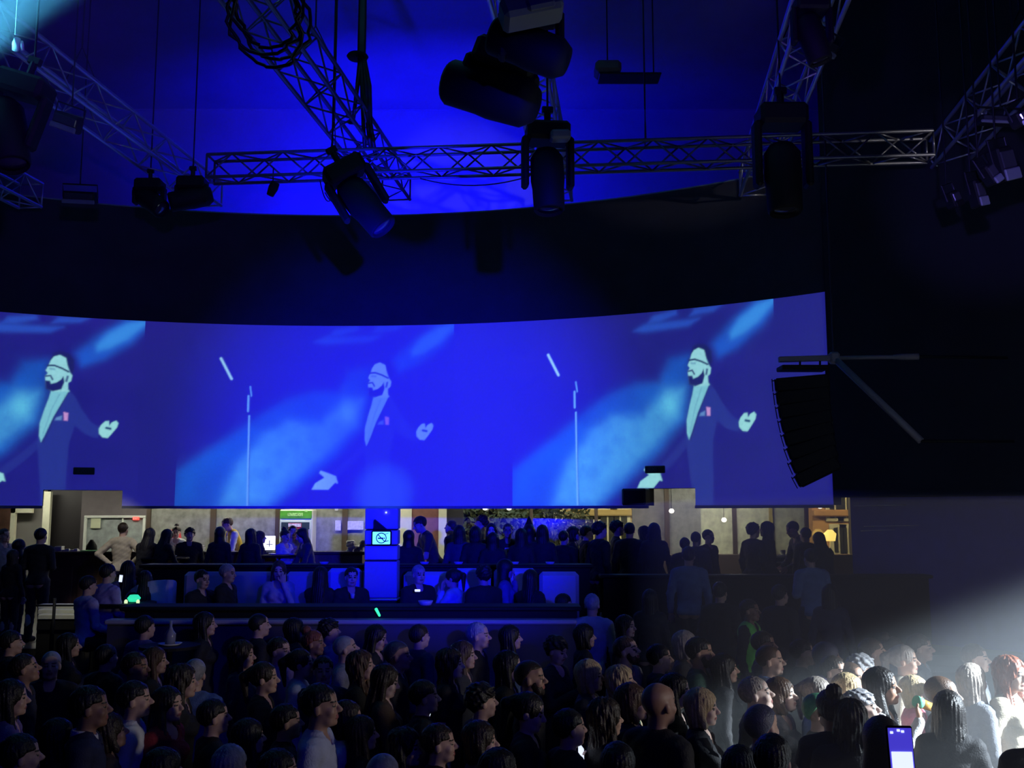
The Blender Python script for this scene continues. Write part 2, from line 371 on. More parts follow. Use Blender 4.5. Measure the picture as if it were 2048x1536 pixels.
imgs = [(arc_of_px(283, 2)-(arc_of_px(907, 2)-arc_of_px(348)), arc_of_px(283, 2)), (arc_of_px(348), arc_of_px(907, 2)), (E0, E1)]
bounds = [(A0, imgs[0][0], None), (imgs[0][0], imgs[0][1], imgs[0]), (imgs[0][1], imgs[1][0], None), (imgs[1][0], imgs[1][1], imgs[1]), (imgs[1][1], E0, None), (E0, E1, imgs[2]), (E1, A1, None)]
for s0, s1, im in bounds:
    s0 = max(s0, A0)
    if s1-s0 < .02: continue
    ks = sorted({s0, s1}|{c for q in cuts for c in q[:2] if s0 < c < s1})
    for a, b in zip(ks[:-1], ks[1:]):
        zb = ZB
        for c0, c1, zc, _ in cuts:
            if c0-1e-4 <= a and b <= c1+1e-4: zb = zc
        screen_piece('picture_panel', a, b, zb, ZT, im, scr)

# right hand dark wall: upper proud part and lower dusky panel
xe, ye = arcp(A1); pr0 = Vector((xe-.02, ye-.1, 0)); pr1 = Vector((12.2, 9.0, 0)); dr = (pr1-pr0).normalized(); nr = Vector((-dr.y, dr.x, 0))
if nr.y < 0: nr = -nr
zl = P(1672, 995, ye).z
struct('wall_right', MB().prism([pr0+Vector((0, 0, zl)), pr1+Vector((0, 0, zl)), pr1+Vector((0, 0, 12.9)), pr0+Vector((0, 0, 12.9))], nr*.3), M_darkwall)
pl0 = P(1701, 1020, ye+.25); pl0.z = 0; pl1 = pr1+nr*.4
struct('wall_right_lower', MB().prism([pl0, pl1, pl1+Vector((0, 0, zl)), pl0+Vector((0, 0, zl))], nr*.2), M_purple)
struct('wall_side_stage', MB().prism([(12.2, 9, 0), (15, -6, 0), (15, -6, 12.9), (12.2, 9, 12.9)], (.2, 0, 0)), M_darkwall)
for i, (pa, pb, yy) in enumerate(((1708, 1793, 1012), (1728, 1820, 1053), (1722, 1770, 1062))):
    d0 = ye+.0
    a = P(pa, yy, d0-.25); b = P(pb, yy-2, d0-.75)
    r = empty('wall_rail', a, ['thin shiny horizontal rail highest on the dusky right wall', 'thin shiny rail in the middle of the dusky right wall', 'short thin rail lowest on the dusky right wall'][i], 'rail')
    rod('bar', a, b, .008, M_alu, r); rod('bracket', a, a+nr*.35, .006, M_alu, r); rod('bracket', b, b+nr*.35, .006, M_alu, r)  # metal rods added in place of shiny reflections on the panel

# ================================================================== BAR ROOM behind the screen wall
YW = 23.0
struct('ceiling_bar', MB().bx(-13, 9.6, 19.4, 24, 3.72, 3.8), M_ceil)
def wx(px, Y=YW): return P(px, 1050, Y).x
def wall_seg(name, p0, p1, z0, z1, m, y=YW, t=.1): return struct(name, MB().bx(wx(p0, y), wx(p1, y), y, y+t, z0, z1), m)
M_pane = mat('mottled_grey_panel', (.24, .25, .23), .4, vary=.3, vscale=7, bump=.1)
M_paneg = mat('mottled_greenish_panel', (.55, .58, .42), .35, vary=.35, vscale=6, bump=.2, bscale=9)
M_dkdoor = mat('dark_door', (.015, .013, .015), .5)
M_taupe = mat('taupe_wall', (.13, .115, .12), .7, vary=.1)
M_redbrown = mat('reddish_brown_door', (.2, .085, .075), .5, vary=.15)
wall_seg('wall_bar_back', -400, 20, T2, 3.72, M_brown)
wall_seg('wall_bar_recess', 20, 88, T2, 3.72, mat('recess_grey', (.22, .215, .2), .7), YW+.3)
wall_seg('trim_6', 20, 29, T2, 3.0, M_cream); wall_seg('trim_7', 20, 62, 2.86, 3.15, M_cream)
wall_seg('trim_8', 84, 98, T2, 3.34, M_cream, YW-.3)
wall_seg('door_1', 98, 161, T2, 3.6, M_dkdoor)
wall_seg('wall_bar_taupe', 161, 292, T2, 3.72, M_taupe)
glow = [(292, 300), (420, 431), (550, 560), (684, 695)]
for i, (a, b) in enumerate(glow): wall_seg('trim_%d' % (9+i), a, b, T2, 3.72, M_mull, YW-.06, .14)
for i, (a, b) in enumerate([(300, 420), (431, 550), (560, 684), (695, 735)]): wall_seg('window_%d' % (i+1), a, b, T2, 3.72, M_pane)
wall_seg('wall_bar_middle', 735, 798, T2, 3.72, M_taupe)
wall_seg('trim_13', 797, 823, T2, 3.3, M_cream, YW-.05); wall_seg('door_2', 823, 877, T2, 3.3, M_redbrown); wall_seg('trim_14', 877, 893, T2, 3.3, M_cream, YW-.05)
wall_seg('wall_bar_dark', 893, 926, T2, 3.72, M_darkwall)
# glazed part: real glass with the lit street behind
mg = bpy.data.materials.new('window_glass'); mg.use_nodes = True; nt = mg.node_tree; nt.nodes.remove(nt.nodes['Principled BSDF'])
tr = nt.nodes.new('ShaderNodeBsdfTransparent'); gl = nt.nodes.new('ShaderNodeBsdfGlossy'); gl.inputs['Roughness'].default_value = .08
mx = nt.nodes.new('ShaderNodeMixShader'); mx.inputs[0].default_value = .14; tr.inputs[0].default_value = (.85, .88, .85, 1)
nt.links.new(tr.outputs[0], mx.inputs[1]); nt.links.new(gl.outputs[0], mx.inputs[2]); nt.links.new(mx.outputs[0], nt.nodes['Material Output'].inputs[0])
ZS = P(1400, 1108, YW).z
panes = [(926, 1060), (1066, 1190), (1196, 1265), (1402, 1466), (1474, 1540), (1546, 1611), (1618, 1702)]
for i, (a, b) in enumerate(panes):
    if i in (3, 4, 5): wall_seg('window_%d' % (i+5), a, b, ZS, 3.72, M_paneg, YW, .02)
    else: wall_seg('window_%d' % (i+5), a, b, ZS, 3.72, mg, YW+.03, .02)
wall_seg('window_12', 1339, 1402, ZS, 3.72, M_pane, YW, .02)
for i, (a, b) in enumerate([(1060, 1066), (1190, 1196), (1330, 1339), (1466, 1474), (1611, 1618), (1702, 1712)]): wall_seg('trim_%d' % (15+i), a, b, T2, 3.72, M_mull, YW-.08, .16)
wall_seg('trim_21', 1540, 1546, ZS, 3.4, mat('yellow_post', (.4, .33, .05), .5), YW-.08, .1)
wall_seg('wall_bar_pier', 1265, 1330, T2, 3.72, mat('concrete_pier', (.15, .145, .14), .8, vary=.3, vscale=5))
wall_seg('wall_bar_sill', 926, 1712, T2, ZS, M_mull, 22.5, .6)
wall_seg('wall_bar_end', 1712, 2300, T2, 3.72, M_darkwall)
# ceiling lamps of the bar room
M_lamp = mat('lamp_diffuser', (.9, .9, .85), .5, emit=(1, .96, .8), estr=32)
lx = [-10.6, -8.2, -6.4, -4.6, -2.9, -.6, 1.2, 3.0, 4.8]  # the far left lamp is added to brighten the cream post
ln = ['far left over the cream post', 'leftmost over the serving window', 'second from the left', 'third from the left', 'left of the pillar', 'right of the pillar', 'third from the right', 'second from the right', 'rightmost']
for x, nm in zip(lx, ln):
    l = empty('ceiling_lamp', (x, 21.9, 3.72), 'long white bar ceiling lamp, %s' % nm, 'lamp')
    obj('housing', MB().rbox((x, 21.9, 3.68), (1.2, .3, .08), .02), M_grey, l)
    obj('diffuser', MB().rbox((x, 21.9, 3.625), (1.1, .22, .03), .01), M_lamp, l)

for px, py, nm in ((970, 1016, 'left one of the pair above the foliage'), (1018, 1016, 'right one of the pair above the foliage'), (1343, 1022, 'at the top of the raised window'), (1448, 1040, 'in the greenish window'), (1640, 1013, 'at the top of the far right window')):
    c = P(px, py, 22.3); g = empty('globe_lamp', c, 'small glowing globe lamp, %s' % nm, 'lamp')
    obj('globe', MB().lathe([(.001, -.05), (.04, -.04), (.06, 0), (.04, .04), (.015, .05), (.001, .055)], c), mat('globe_glow', (1, 1, .9), .4, emit=(1, .97, .85), estr=2.2), g, True); rod('cord', c+Vector((0, 0, .05)), Vector((c.x, c.y, 3.72)), .006, M_black, g)  # glowing globes added in place of ceiling light reflections in the windows

# bar counter on the left and dark gallery counter
cb = empty('bar_counter', (wx(300, 19.9), 19.9, T2), 'long brown wooden bar counter under the left of the screen', 'counter')
bx0, bx1 = wx(112, 19.9), wx(728, 19.9)
obj('front_panel', MB().bx(bx0, bx1, 19.75, 19.8, T2, 2.05), M_brown, cb)
for k in range(12):
    xx = bx0+(bx1-bx0)*(k+.5)/12; obj('raised_panel', MB().rbox((xx, 19.735, 1.45), ((bx1-bx0)/12-.1, .03, .75), .012), M_brown, cb)
obj('worktop', MB().rbox(((bx0+bx1)/2, 20.0, 2.08), (bx1-bx0+.1, .62, .06), .015), mat('dark_worktop', (.05, .04, .035), .25), cb)
obj('end_panel', MB().bx(bx0, bx0+.05, 19.8, 20.25, T2, 2.05), M_brown, cb); obj('end_panel', MB().bx(bx1-.05, bx1, 19.8, 20.25, T2, 2.05), M_brown, cb)
# ================================================================== TERRACE FURNITURE
struct('wall_parapet', MB().bx(-4.55, .72, 11.5, 11.62, 0, 1.62), mat('parapet_paint', (.07, .07, .11), .6, vary=.1))
struct('trim_25', MB().rbox((-1.92, 11.55, 1.64), (5.3, .22, .05), .015), mat('ledge_white', (.42, .4, .5), .45))
def run_counter(name, x0, x1, y0, y1, zf, zt, m, label, mt=None):
    e = empty(name, ((x0+x1)/2, (y0+y1)/2, zf), label, 'counter')
    obj('worktop', MB().rbox(((x0+x1)/2, (y0+y1)/2, zt-.025), (x1-x0, y1-y0, .05), .015), mt or m, e)
    obj('front_panel', MB().bx(x0+.05, x1-.05, y0+.06, y0+.1, zf, zt-.05), m, e)
    n = int((x1-x0)/1.4)
    for i in range(n+1):
        xx = x0+.1+(x1-x0-.2)*i/n; obj('support', MB().bx(xx-.03, xx+.03, y0+.1, y1-.05, zf, zt-.05), m, e)
    return e
run_counter('drinks_counter', -4.5, .8, 11.68, 12.15, T1, 1.79, M_black, 'black counter running behind the low parapet at the terrace front')
run_counter('gallery_counter', -5.5, 1.2, 14.95, 15.4, T2, 2.1, M_black, 'dark counter running above the pale booth backs')
run_counter('gallery_counter', 1.3, 6.2, 14.95, 15.3, T2, 1.95, M_black, 'dark counter right of the booths below the street windows')
# booth bench with separate backs
for bx0_, bx1_, lab in ((-5.4, -2.12, 'long dark bench before the pale booths left of the pillar'), (-1.42, 1.45, 'long dark bench before the pale booths right of the pillar')):
    bench = empty('booth_bench', ((bx0_+bx1_)/2, 14.1, T1), lab, 'bench')
    obj('seat', MB().rbox(((bx0_+bx1_)/2, 13.98, T1+.62), (bx1_-bx0_, .62, .16), .05), M_black, bench)
    obj('base', MB().bx(bx0_+.1, bx1_-.1, 13.78, 14.26, T1, T1+.54), M_black, bench)
edges = [370, 462, 572, 655, 728, 806, 905, 985, 1075, 1160]
pn = ['leftmost', 'second from the left', 'third from the left', 'fourth from the left, raised', 'just left of the pillar', 'just right of the pillar', 'second right of the pillar', 'third right of the pillar', 'rightmost']
for i, (a, b) in enumerate(zip(edges[:-1], edges[1:])):
    top = 1143 if i not in (3, 6, 7) else 1136
    x0, x1 = P(a+3, top, 14.5).x, P(b-3, top, 14.5).x; zt = P(a, top, 14.5).z
    if pn[i].startswith('just left'): x1 = P(728, top, 14.5).x
    e = empty('padded_booth', ((x0+x1)/2, 14.5, T1), 'pale padded booth back, %s along the bench' % pn[i], 'booth back', 'padded booth backs')
    obj('cushion', MB().rbox(((x0+x1)/2, 14.45, (zt+T1+.7)/2), (x1-x0, .16, zt-T1-.7), .05), M_leather, e)
    obj('frame', MB().bx(x0, x1, 14.53, 14.6, T1, zt-.03), M_black, e)
# curved chair back at the left
ch = empty('tub_chair', (P(305, 1180, 14).x, 14, T1), 'pale rounded tub chair seen from behind left of the booths', 'chair')
cc = Vector((P(298, 1180, 14).x, 14, 0)); zt = P(310, 1158, 14).z
mb = MB(); n = 14
for i in range(n):
    a0, a1 = -2.4+3.4*i/n, -2.4+3.4*(i+1)/n; r = .3
    h0 = zt-.28*(1-math.sin((i/n)*3.14159))**1.6; h1 = zt-.28*(1-math.sin(((i+1)/n)*3.14159))**1.6
    pts = [(cc.x+q*math.cos(a), cc.y+q*math.sin(a)) for a in (a0, a1) for q in (r, r+.06)]
    mb.add([(*pts[0], T1+.55), (*pts[1], T1+.55), (*pts[2], T1+.55), (*pts[3], T1+.55), (*pts[0], h0), (*pts[1], h0), (*pts[2], h1), (*pts[3], h1)], [(1, 3, 7, 5), (0, 4, 6, 2), (4, 5, 7, 6), (0, 2, 3, 1)])
obj('backrest', mb, M_leather, ch, True)
obj('seat', MB().lathe([(.02, 0), (.3, 0), (.33, .05), (.3, .13), (.02, .14)], (cc.x, cc.y, T1+.5)), M_black, ch, True)
for sx in (-.2, .2):
    for sy in (-.2, .2): rod('leg', (cc.x+sx*1.2, cc.y+sy*1.2, T1), (cc.x+sx, cc.y+sy, T1+.52), .018, M_blackmetal, ch)

# pillar with illuminated sign
pa, pb = P(729, 1100, 13.6), P(795, 1100, 13.6); pxm = (pa.x+pb.x)/2; pw = pb.x-pa.x; zb = P(760, 1197, 13.6).z
pil = empty('pillar', (pxm, 13.6, T1), 'blue lit square pillar carrying the no smoking sign', 'pillar')
zs = [zb, P(760, 1121, 13.6).z, P(760, 1090, 13.6).z, P(760, 1059, 13.6).z, P(760, 1016, 13.6).z]
for a, b in zip(zs[:-1], zs[1:]): obj('cladding_panel', MB().rbox((pxm, 13.75, (a+b)/2), (pw, .3, b-a-.012), .012), M_pillar, pil)
obj('core', MB().bx(pxm-pw/2+.02, pxm+pw/2-.02, 13.64, 13.86, zb, zs[-1]-.01), M_black, pil)
obj('bottom_rim', MB().rbox((pxm, 13.75, zb-.015), (pw+.02, .33, .03), .01), M_alu, pil)
obj('plinth', MB().bx(pxm-.2, pxm+.2, 13.6, 13.77, T1, zb-.03), M_black, pil)
for q in zs[1:-1]: obj('joint_strip', MB().bx(pxm-pw/2+.01, pxm+pw/2-.01, 13.594, 13.61, q-.012, q), M_black, pil)
sg = empty('no_smoking_sign', P(763, 1090, 13.55), 'glowing pale cyan no smoking sign on the blue pillar', 'sign')
sc_ = P(763, 1076, 13.55); M_sign = mat('sign_glow', (.6, .9, .95), .4, emit=lin((110, 232, 252)), estr=1.5); M_ink = mat('sign_ink', (.01, .03, .08), .6)
obj('frame', MB().rbox((sc_.x, 13.565, sc_.z), (.27, .05, .2), .015), M_black, sg)
obj('face', MB().rbox((sc_.x, 13.535, sc_.z), (.235, .012, .165), .006), M_sign, sg)
obj('ring', MB().tube([(sc_.x+.066*math.cos(a*.3927), 13.527, sc_.z+.066*math.sin(a*.3927)) for a in range(16)], .0065, 6, True), M_ink, sg)
obj('slash', MB().tube([(sc_.x-.047, 13.526, sc_.z+.047), (sc_.x+.047, 13.526, sc_.z-.047)], .007, 6), M_ink, sg)
obj('cigarette', MB().bx(sc_.x-.045, sc_.x+.03, 13.522, 13.528, sc_.z-.012, sc_.z+.006).bx(sc_.x+.036, sc_.x+.048, 13.522, 13.528, sc_.z-.012, sc_.z+.006), M_ink, sg)
obj('smoke_mark', MB().tube([(sc_.x+.045, 13.525, sc_.z+.05), (sc_.x+.07, 13.525, sc_.z+.056), (sc_.x+.095, 13.525, sc_.z+.066)], .004, 5).tube([(sc_.x+.05, 13.525, sc_.z-.045), (sc_.x+.1, 13.525, sc_.z-.035)], .006, 5), M_ink, sg)
br = P(752, 1045, 13.5)
tag(obj('wedge_bracket', MB().prism([(br.x-.02, 13.46, br.z+.04), (br.x-.02, 13.46, br.z-.09), (br.x+.14, 13.46, br.z-.09)], (0, .14, 0)), M_black), 'small dark wedge shaped bracket above the sign on the pillar', 'bracket')  # dark solid added in the shape of a shadow over the sign
l_ = P(772, 1025, 13.58)
tag(obj('indicator_lamp', MB().lathe([(.001, 0), (.012, 0), (.012, .02), (.001, .024)], (l_.x, 13.6, l_.z), (0, -1, 0), 10), mat('tiny_light', (.8, .85, 1), .4, emit=(.5, .6, 1), estr=1.5)), 'tiny pale light dot at the top of the pillar', 'light')

# ------------------------------------------------------------------ bar fittings at the back wall
def wpx(px, py, Y=YW-.05): return P(px, py, Y)
a, b = wpx(170, 1031), wpx(289, 1106)
bd = empty('glazed_notice_window', ((a.x+b.x)/2, YW-.05, b.z), 'white framed serving window with a taped paper and red exit sign', 'window')
M_frame = mat('white_frame', (.62, .66, .6), .4); M_board = mat('frosted_glass', (.3, .34, .33), .25, vary=.25, vscale=6)
for r_ in ((a.x, b.x, a.z-.06, a.z), (a.x, a.x+.06, b.z, a.z-.06), (b.x-.06, b.x, b.z, a.z-.06), (a.x, b.x, b.z-.03, b.z)): obj('frame_bar', MB().rbox(((r_[0]+r_[1])/2, YW-.06, (r_[2]+r_[3])/2), (r_[1]-r_[0], .08, r_[3]-r_[2]), .01), M_frame, bd)
obj('pane', MB().bx(a.x+.06, b.x-.06, YW-.05, YW-.03, b.z, a.z-.06), M_board, bd)
obj('dividing_bar', MB().bx(a.x+.86, a.x+.89, YW-.08, YW-.05, b.z, a.z-.06), M_frame, bd)
c = wpx(191, 1045, YW-.09)
tag(obj('paper_notice', MB().bx(c.x-.11, c.x+.11, YW-.085, YW-.075, c.z-.13, c.z+.12), mat('notice_paper', (.55, .6, .4), .8)), 'pale paper notice taped inside the white framed serving window', 'paper')
c = wpx(272, 1037, YW-.1); M_red = mat('red_exit_glow', (.8, .1, .1), .5, emit=(1, .06, .04), estr=1.2)
ex = empty('exit_sign', c, 'small red lit exit sign above the serving window', 'sign')
obj('box', MB().rbox((c.x, c.y, c.z), (.15, .03, .07), .01), M_red, ex); text('lettering', 'EXIT', .06, M_white, (c.x, c.y-.02, c.z), (math.pi/2, 0, 0), ex)
# dark exit signs mounted on the screen wall
for px, py, lab in ((168, 942, 'unlit dark exit sign left on the screen wall above the bar'), (1310, 939, 'unlit dark exit sign on the screen near the singer\'s hand')):
    s = arc_of_px(px, .8); x, y = arcp(s, R-.08); c = P(px, py, y); ang = -s/R
    e = empty('exit_sign', c, lab, 'sign'); Rz = Matrix.Rotation(ang, 3, 'Z')
    obj('box', MB().rbox(c, (.36, .06, .13), .012, Rz), mat('dark_sign_green', (.01, .06, .05), .5), e)
    text('lettering', 'EXIT', .11, mat('sign_letters', (.05, .06, .12), .5), c+Rz@Vector((0, -.035, 0)), (math.pi/2, 0, ang), e, .002)
# drinks cooler with green header
a, b = wpx(558, 1019, 22.4), wpx(621, 1110, 22.4); xm = (a.x+b.x)/2; wd = b.x-a.x
fr = empty('drinks_cooler', (xm, 22.6, T2), 'tall glass door drinks cooler with green header and red poster', 'cooler')
M_green = mat('header_green', (.05, .2, .03), .4, vary=.3, emit=(.03, .16, .02), estr=.5)
obj('cabinet', MB().rbox((xm, 22.75, (T2+a.z)/2), (wd, .5, a.z-T2), .02), M_white, fr)
zh = wpx(600, 1038, 22.4).z
hd = obj('header', MB().rbox((xm, 22.48, (a.z+zh)/2-.01), (wd-.02, .06, a.z-zh-.03), .01), M_green, fr)
obj('header_marks', MB().bx(xm-.18, xm+.16, 22.44, 22.45, (a.z+zh)/2-.04, (a.z+zh)/2+.03).bx(xm+.2, xm+.26, 22.44, 22.45, (a.z+zh)/2+.05, (a.z+zh)/2+.09), mat('header_print', (.25, .5, .22), .5, vary=.6, vscale=40), fr)
dr_ = obj('door', MB().rbox((xm, 22.48, (zh-.02+1.75)/2+.1), (wd-.02, .05, zh-1.75-.22), .01), mat('door_frame_white', (.5, .6, .45), .4), fr)
obj('door_glass', MB().bx(xm-wd/2+.05, xm+wd/2-.05, 22.44, 22.455, 1.9, zh-.07), mat('dark_door_glass', (.03, .05, .06), .2), fr)
obj('poster', MB().bx(xm-.15, xm+.14, 22.425, 22.438, 2.2, zh-.09), mat('red_poster', (.32, .015, .02), .5, vary=.5, vscale=14), fr)
obj('poster_title', MB().bx(xm-.15, xm+.13, 22.415, 22.424, zh-.17, zh-.1), mat('poster_white', (.6, .55, .55), .5, vary=.4, vscale=40), fr)
obj('handle', MB().tube([(xm+wd/2-.05, 22.4, 2.1), (xm+wd/2-.05, 22.4, 2.5)], .012), M_alu, fr)
# posters lit blue beside the pillar
M_post = mat('pale_poster', (.5, .5, .65), .6, vary=.2, vscale=20)
for px, py, w_, h_, lab, g in ((676, 1051, .13, .23, 'pale narrow sticker on the pane left of the brown post', 0), (711, 1051, .36, .2, 'wide pale poster on the panel just left of the pillar', 0), (701, 1087, .14, .14, 'round pale sticker low on the panel left of the pillar', 1), (673, 1019, .08, .06, 'tiny pale sticker at the top of the pane left of the pillar', 0)):
    c = P(px, py, 20.6)
    if g: o = obj('round_sticker', MB().lathe([(.001, 0), (.07, 0), (.07, .01), (.001, .01)], (c.x, 22.95, P(px, py, 22.95).z), (0, -1, 0)), M_post)
    else:
        c = P(px, py, 22.94); o = obj('poster', MB().rbox(c, (w_, .012, h_), .004), M_post)
    tag(o, lab, 'poster')
# bright menu light on bar, clutter on counter
c = P(538, 1104, 20.0)
mn = empty('menu_display', (c.x, 20, 2.11), 'small bright white tablet menu standing on the bar', 'display')
obj('screen', MB().rbox((c.x, 20, 2.27), (.24, .02, .28), .01), mat('menu_glow', (.9, .9, .9), .4, emit=(1, 1, .92), estr=1.1), mn)
obj('printed_lines', MB().bx(c.x-.05, c.x+.07, 19.982, 19.988, 2.24, 2.25).bx(c.x+.0, c.x+.012, 19.982, 19.988, 2.2, 2.32), M_ink, mn)
obj('stand', MB().rbox((c.x, 20.02, 2.12), (.16, .1, .02), .005), M_black, mn)
rr = random.Random(9)
def cup(px, py, Y, zt, r, h, m, lab, name='cup', cat='cup', grp=None):
    c = P(px, py, Y); e = obj(name, MB().lathe([(.001, 0), (r*.75, 0), (r, h), (r*.9, h), (r*.68, .01), (.001, .01)], (c.x, Y, zt), n=12), m, None, True); tag(e, lab, cat, grp); return e
M_foam = mat('napkin_white', (.7, .72, .66), .7)
c = P(118, 1098, 20); tag(obj('napkin_stack', MB().rbox((c.x, 20, 2.15), (.16, .14, .08), .01).rbox((c.x+.01, 20, 2.2), (.15, .13, .02), .008), M_foam), 'stack of white napkins at the left end of the bar', 'napkins')
for px, lab in ((133, 'crumpled white napkin left of the green bar mat'), (150, 'folded white napkin beside the green bar mat')):
    c = P(px, 1102, 19.95); tag(obj('napkin', MB().rbox((c.x, 19.95, 2.125), (.15, .12, .03), .01).rbox((c.x+.03, 19.93, 2.15), (.08, .07, .03), .01), M_foam), lab, 'napkin')
c = P(183, 1102, 19.95); tag(obj('bar_mat', MB().rbox((c.x, 19.95, 2.12), (.36, .24, .02), .008), mat('green_mat', (.1, .5, .12), .5)), 'green bar mat lying on the left of the bar counter', 'mat')
c = P(183, 1095, 20.2); tag(obj('coffee_grinder', MB().lathe([(.001, 0), (.11, 0), (.1, .1), (.06, .17), (.03, .22), (.001, .22)], (c.x, 20.2, 2.11)), M_black, None, True), 'dark domed machine on the bar behind the green mat', 'machine')
M_tray = mat('white_tray', (.65, .68, .62), .4)
for px, py, Y, zt, lab in ((330, 1113, 18.2, 0, 'white oval tray beside the long haired customers at the bar'), (560, 1108, 18.4, 0, 'white tray with plates beside the woman in pale top')):
    c = P(px, py, Y); t = empty('high_table', (c.x, Y, T2), lab.replace('white oval tray', 'dark high table').replace('white tray with plates', 'dark high table'), 'table')
    obj('tabletop', MB().lathe([(.001, 0), (.42, 0), (.43, .02), (.42, .04), (.001, .04)], (c.x, Y, c.z-.05), n=24), M_black, t); rod('stem', (c.x, Y, T2+.03), (c.x, Y, c.z-.05), .035, M_blackmetal, t)
    obj('foot', MB().lathe([(.001, 0), (.25, 0), (.23, .03), (.001, .04)], (c.x, Y, T2)), M_black, t)
    tag(obj('tray', MB().lathe([(.001, 0), (.17, 0), (.21, .025), (.19, .025), (.16, .01), (.001, .01)], (c.x, Y, c.z-.01), n=20), M_tray, None, True), lab, 'tray')
for px, py, w_, lab in ((700, 1107, .2, 'crumpled pale parcel at the bar end left of the pillar'), (722, 1107, .16, 'grey lumpy parcel at the bar end beside the pillar')):
    c = P(px, py, 20.0); mb = MB()
    for k in range(4): mb.rbox((c.x+rr.uniform(-.06, .06), 20+rr.uniform(-.05, .05), 2.13+.05*k), (w_*rr.uniform(.6, 1), .15, .07), .02, Euler((rr.uniform(-.3, .3), rr.uniform(-.3, .3), rr.uniform(-.5, .5))).to_matrix())
    tag(obj('paper_parcel', mb, M_foam if w_ > .18 else M_grey), lab, 'parcel')
c = P(396, 1096, 20.0); tag(obj('paper_stack', MB().rbox((c.x, 20, 2.13), (.22, .2, .03), .005).rbox((c.x+.02, 20, 2.17), (.2, .18, .03), .005).rbox((c.x, 20.01, 2.21), (.2, .18, .03), .005), M_foam), 'stack of white folded papers on the bar behind the curly haired customer', 'paper')
c = P(318, 1070, 21.2)
rb = empty('red_backpack', (c.x, 22.2, T2), 'red hanging coat on a stand behind the bar', 'coat'); rb.name = 'hanging_coat'
WP[rb.name] = Vector((c.x, 22.2, T2))
zc = P(318, 1065, 22.2).z
obj('coat', MB().lathe([(.02, -.6), (.16, -.6), (.15, -.2), (.12, .02), (.03, .1), (.001, .1)], (c.x, 22.2, zc), n=14), mat('red_cloth', (.45, .03, .04), .8), rb, True); rod('stand', (c.x, 22.2, T2), (c.x, 22.2, zc+.15), .02, M_blackmetal, rb)
# glinting bar lamp, till and white counter top at the right windows
c = P(1660, 1072, 22.6)
bl = empty('table_lamp', (c.x, 22.6, ZS), 'small glowing yellow lamp in the far right window', 'lamp')
obj('shade', MB().lathe([(.03, .1), (.11, .09), (.14, .25), (.05, .34), (.03, .34)], (c.x, 22.6, c.z-.2)), mat('lamp_yellow', (1, .8, .3), .5, emit=(1, .72, .16), estr=1.6), bl, True); rod('stem', (c.x, 22.6, 1.9), (c.x, 22.6, c.z-.1), .015, M_alu, bl)
obj('foot', MB().lathe([(.001, 0), (.1, 0), (.08, .03), (.001, .03)], (c.x, 22.6, ZS)), M_alu, bl)
c = P(1562, 1112, 19.0)
dc = empty('service_counter', (c.x, 19, T2), 'pale lit service counter in front of the right windows', 'counter')
obj('worktop', MB().rbox((c.x, 19, c.z), (.4, .35, .04), .01), M_white, dc); obj('body', MB().bx(c.x-.17, c.x+.17, 18.9, 19.15, T2, c.z-.03), M_black, dc); obj('shelf', MB().rbox((c.x, 18.86, c.z-.11), (.36, .1, .02), .008), M_white, dc)
cup(1566, 1103, 19, c.z+.02, .05, .09, M_foam, 'white bowl on the pale service counter at the right windows', 'bowl', 'bowl')
# black monitor box hung at the step in the screen
s = arc_of_px(1272, .4); x, y = arcp(s, R-.2); a = P(1272, 994, y)
mo = empty('hanging_monitor', a, 'black box speaker fixed at the step of the screen above the windows', 'speaker'); Rz = Matrix.Rotation(-s/R, 3, 'Z')
obj('case', MB().rbox(a, (.43, .3, .29), .02, Rz), M_black, mo); obj('grille', MB().rbox(a+Rz@Vector((0, -.155, 0)), (.38, .02, .25), .008, Rz), M_blackmetal, mo)
# white steps at the left
for k, (py_, y0) in enumerate(((1236, 14.15), (1226, 14.32), (1216, 14.49))):
    a_, b_ = P(75, py_, y0).x, P(165-8*(k == 0), py_, y0).x; zt = P(100, py_-7, y0).z
    tag(obj('step', MB().rbox(((a_+b_)/2, y0+.085, zt-.035), (b_-a_, .168, .07), .01), mat('pale_stone', (.6, .6, .5), .6, vary=.15)), ['lowest pale step lit at the left behind the crowd', 'middle pale step lit at the left behind the crowd', 'topmost pale step lit at the left behind the crowd'][k], 'step', 'pale steps')
for y0 in (14.17, 14.34, 14.51): struct('floor_step_base' , MB().bx(P(77, 1236, 14.2).x, P(155, 1236, 14.2).x, y0, y0+.16, T1, P(100, {14.17: 1229, 14.34: 1219, 14.51: 1209}[y0], y0-.02).z-.07), M_black)
a = P(107, 1240, 13.95)
rl = empty('handrail_post', (a.x, 13.95, T1), 'black handrail post in front of the pale steps', 'post')
rod('post', (a.x, 13.95, T1), (a.x, 13.95, 1.7), .022, M_black, rl); rod('rail', (a.x-.25, 13.95, P(107, 1211, 13.95).z), (a.x+.5, 13.95, P(107, 1211, 13.95).z), .014, M_black, rl)
# counter glints: small dishes, glasses
gl_ = [(648, 1134, 15.1), (849, 1134, 15.1), (917, 1134, 15.1), (1029, 1134, 15.1), (575, 1134, 15.1), (1100, 1136, 15.1)]
M_dish = mat('dish_pale', (.5, .5, .6), .3)
gn = ['left of the pillar nearest to it', 'right of the pillar nearest to it', 'second right of the pillar', 'third right of the pillar', 'second left of the pillar', 'rightmost on the counter']
for (px, py, Y), nm in zip(gl_, gn): cup(px, py, Y, 2.1, .07, .035, M_dish, 'pale ashtray on the dark gallery counter, %s' % nm, 'ashtray', 'ashtray', 'ashtrays on the counter')
cup(851, 1226, 11.9, 1.79, .09, .05, M_dish, 'pale dish on the black front counter right of the green glow stick', 'dish', 'dish')
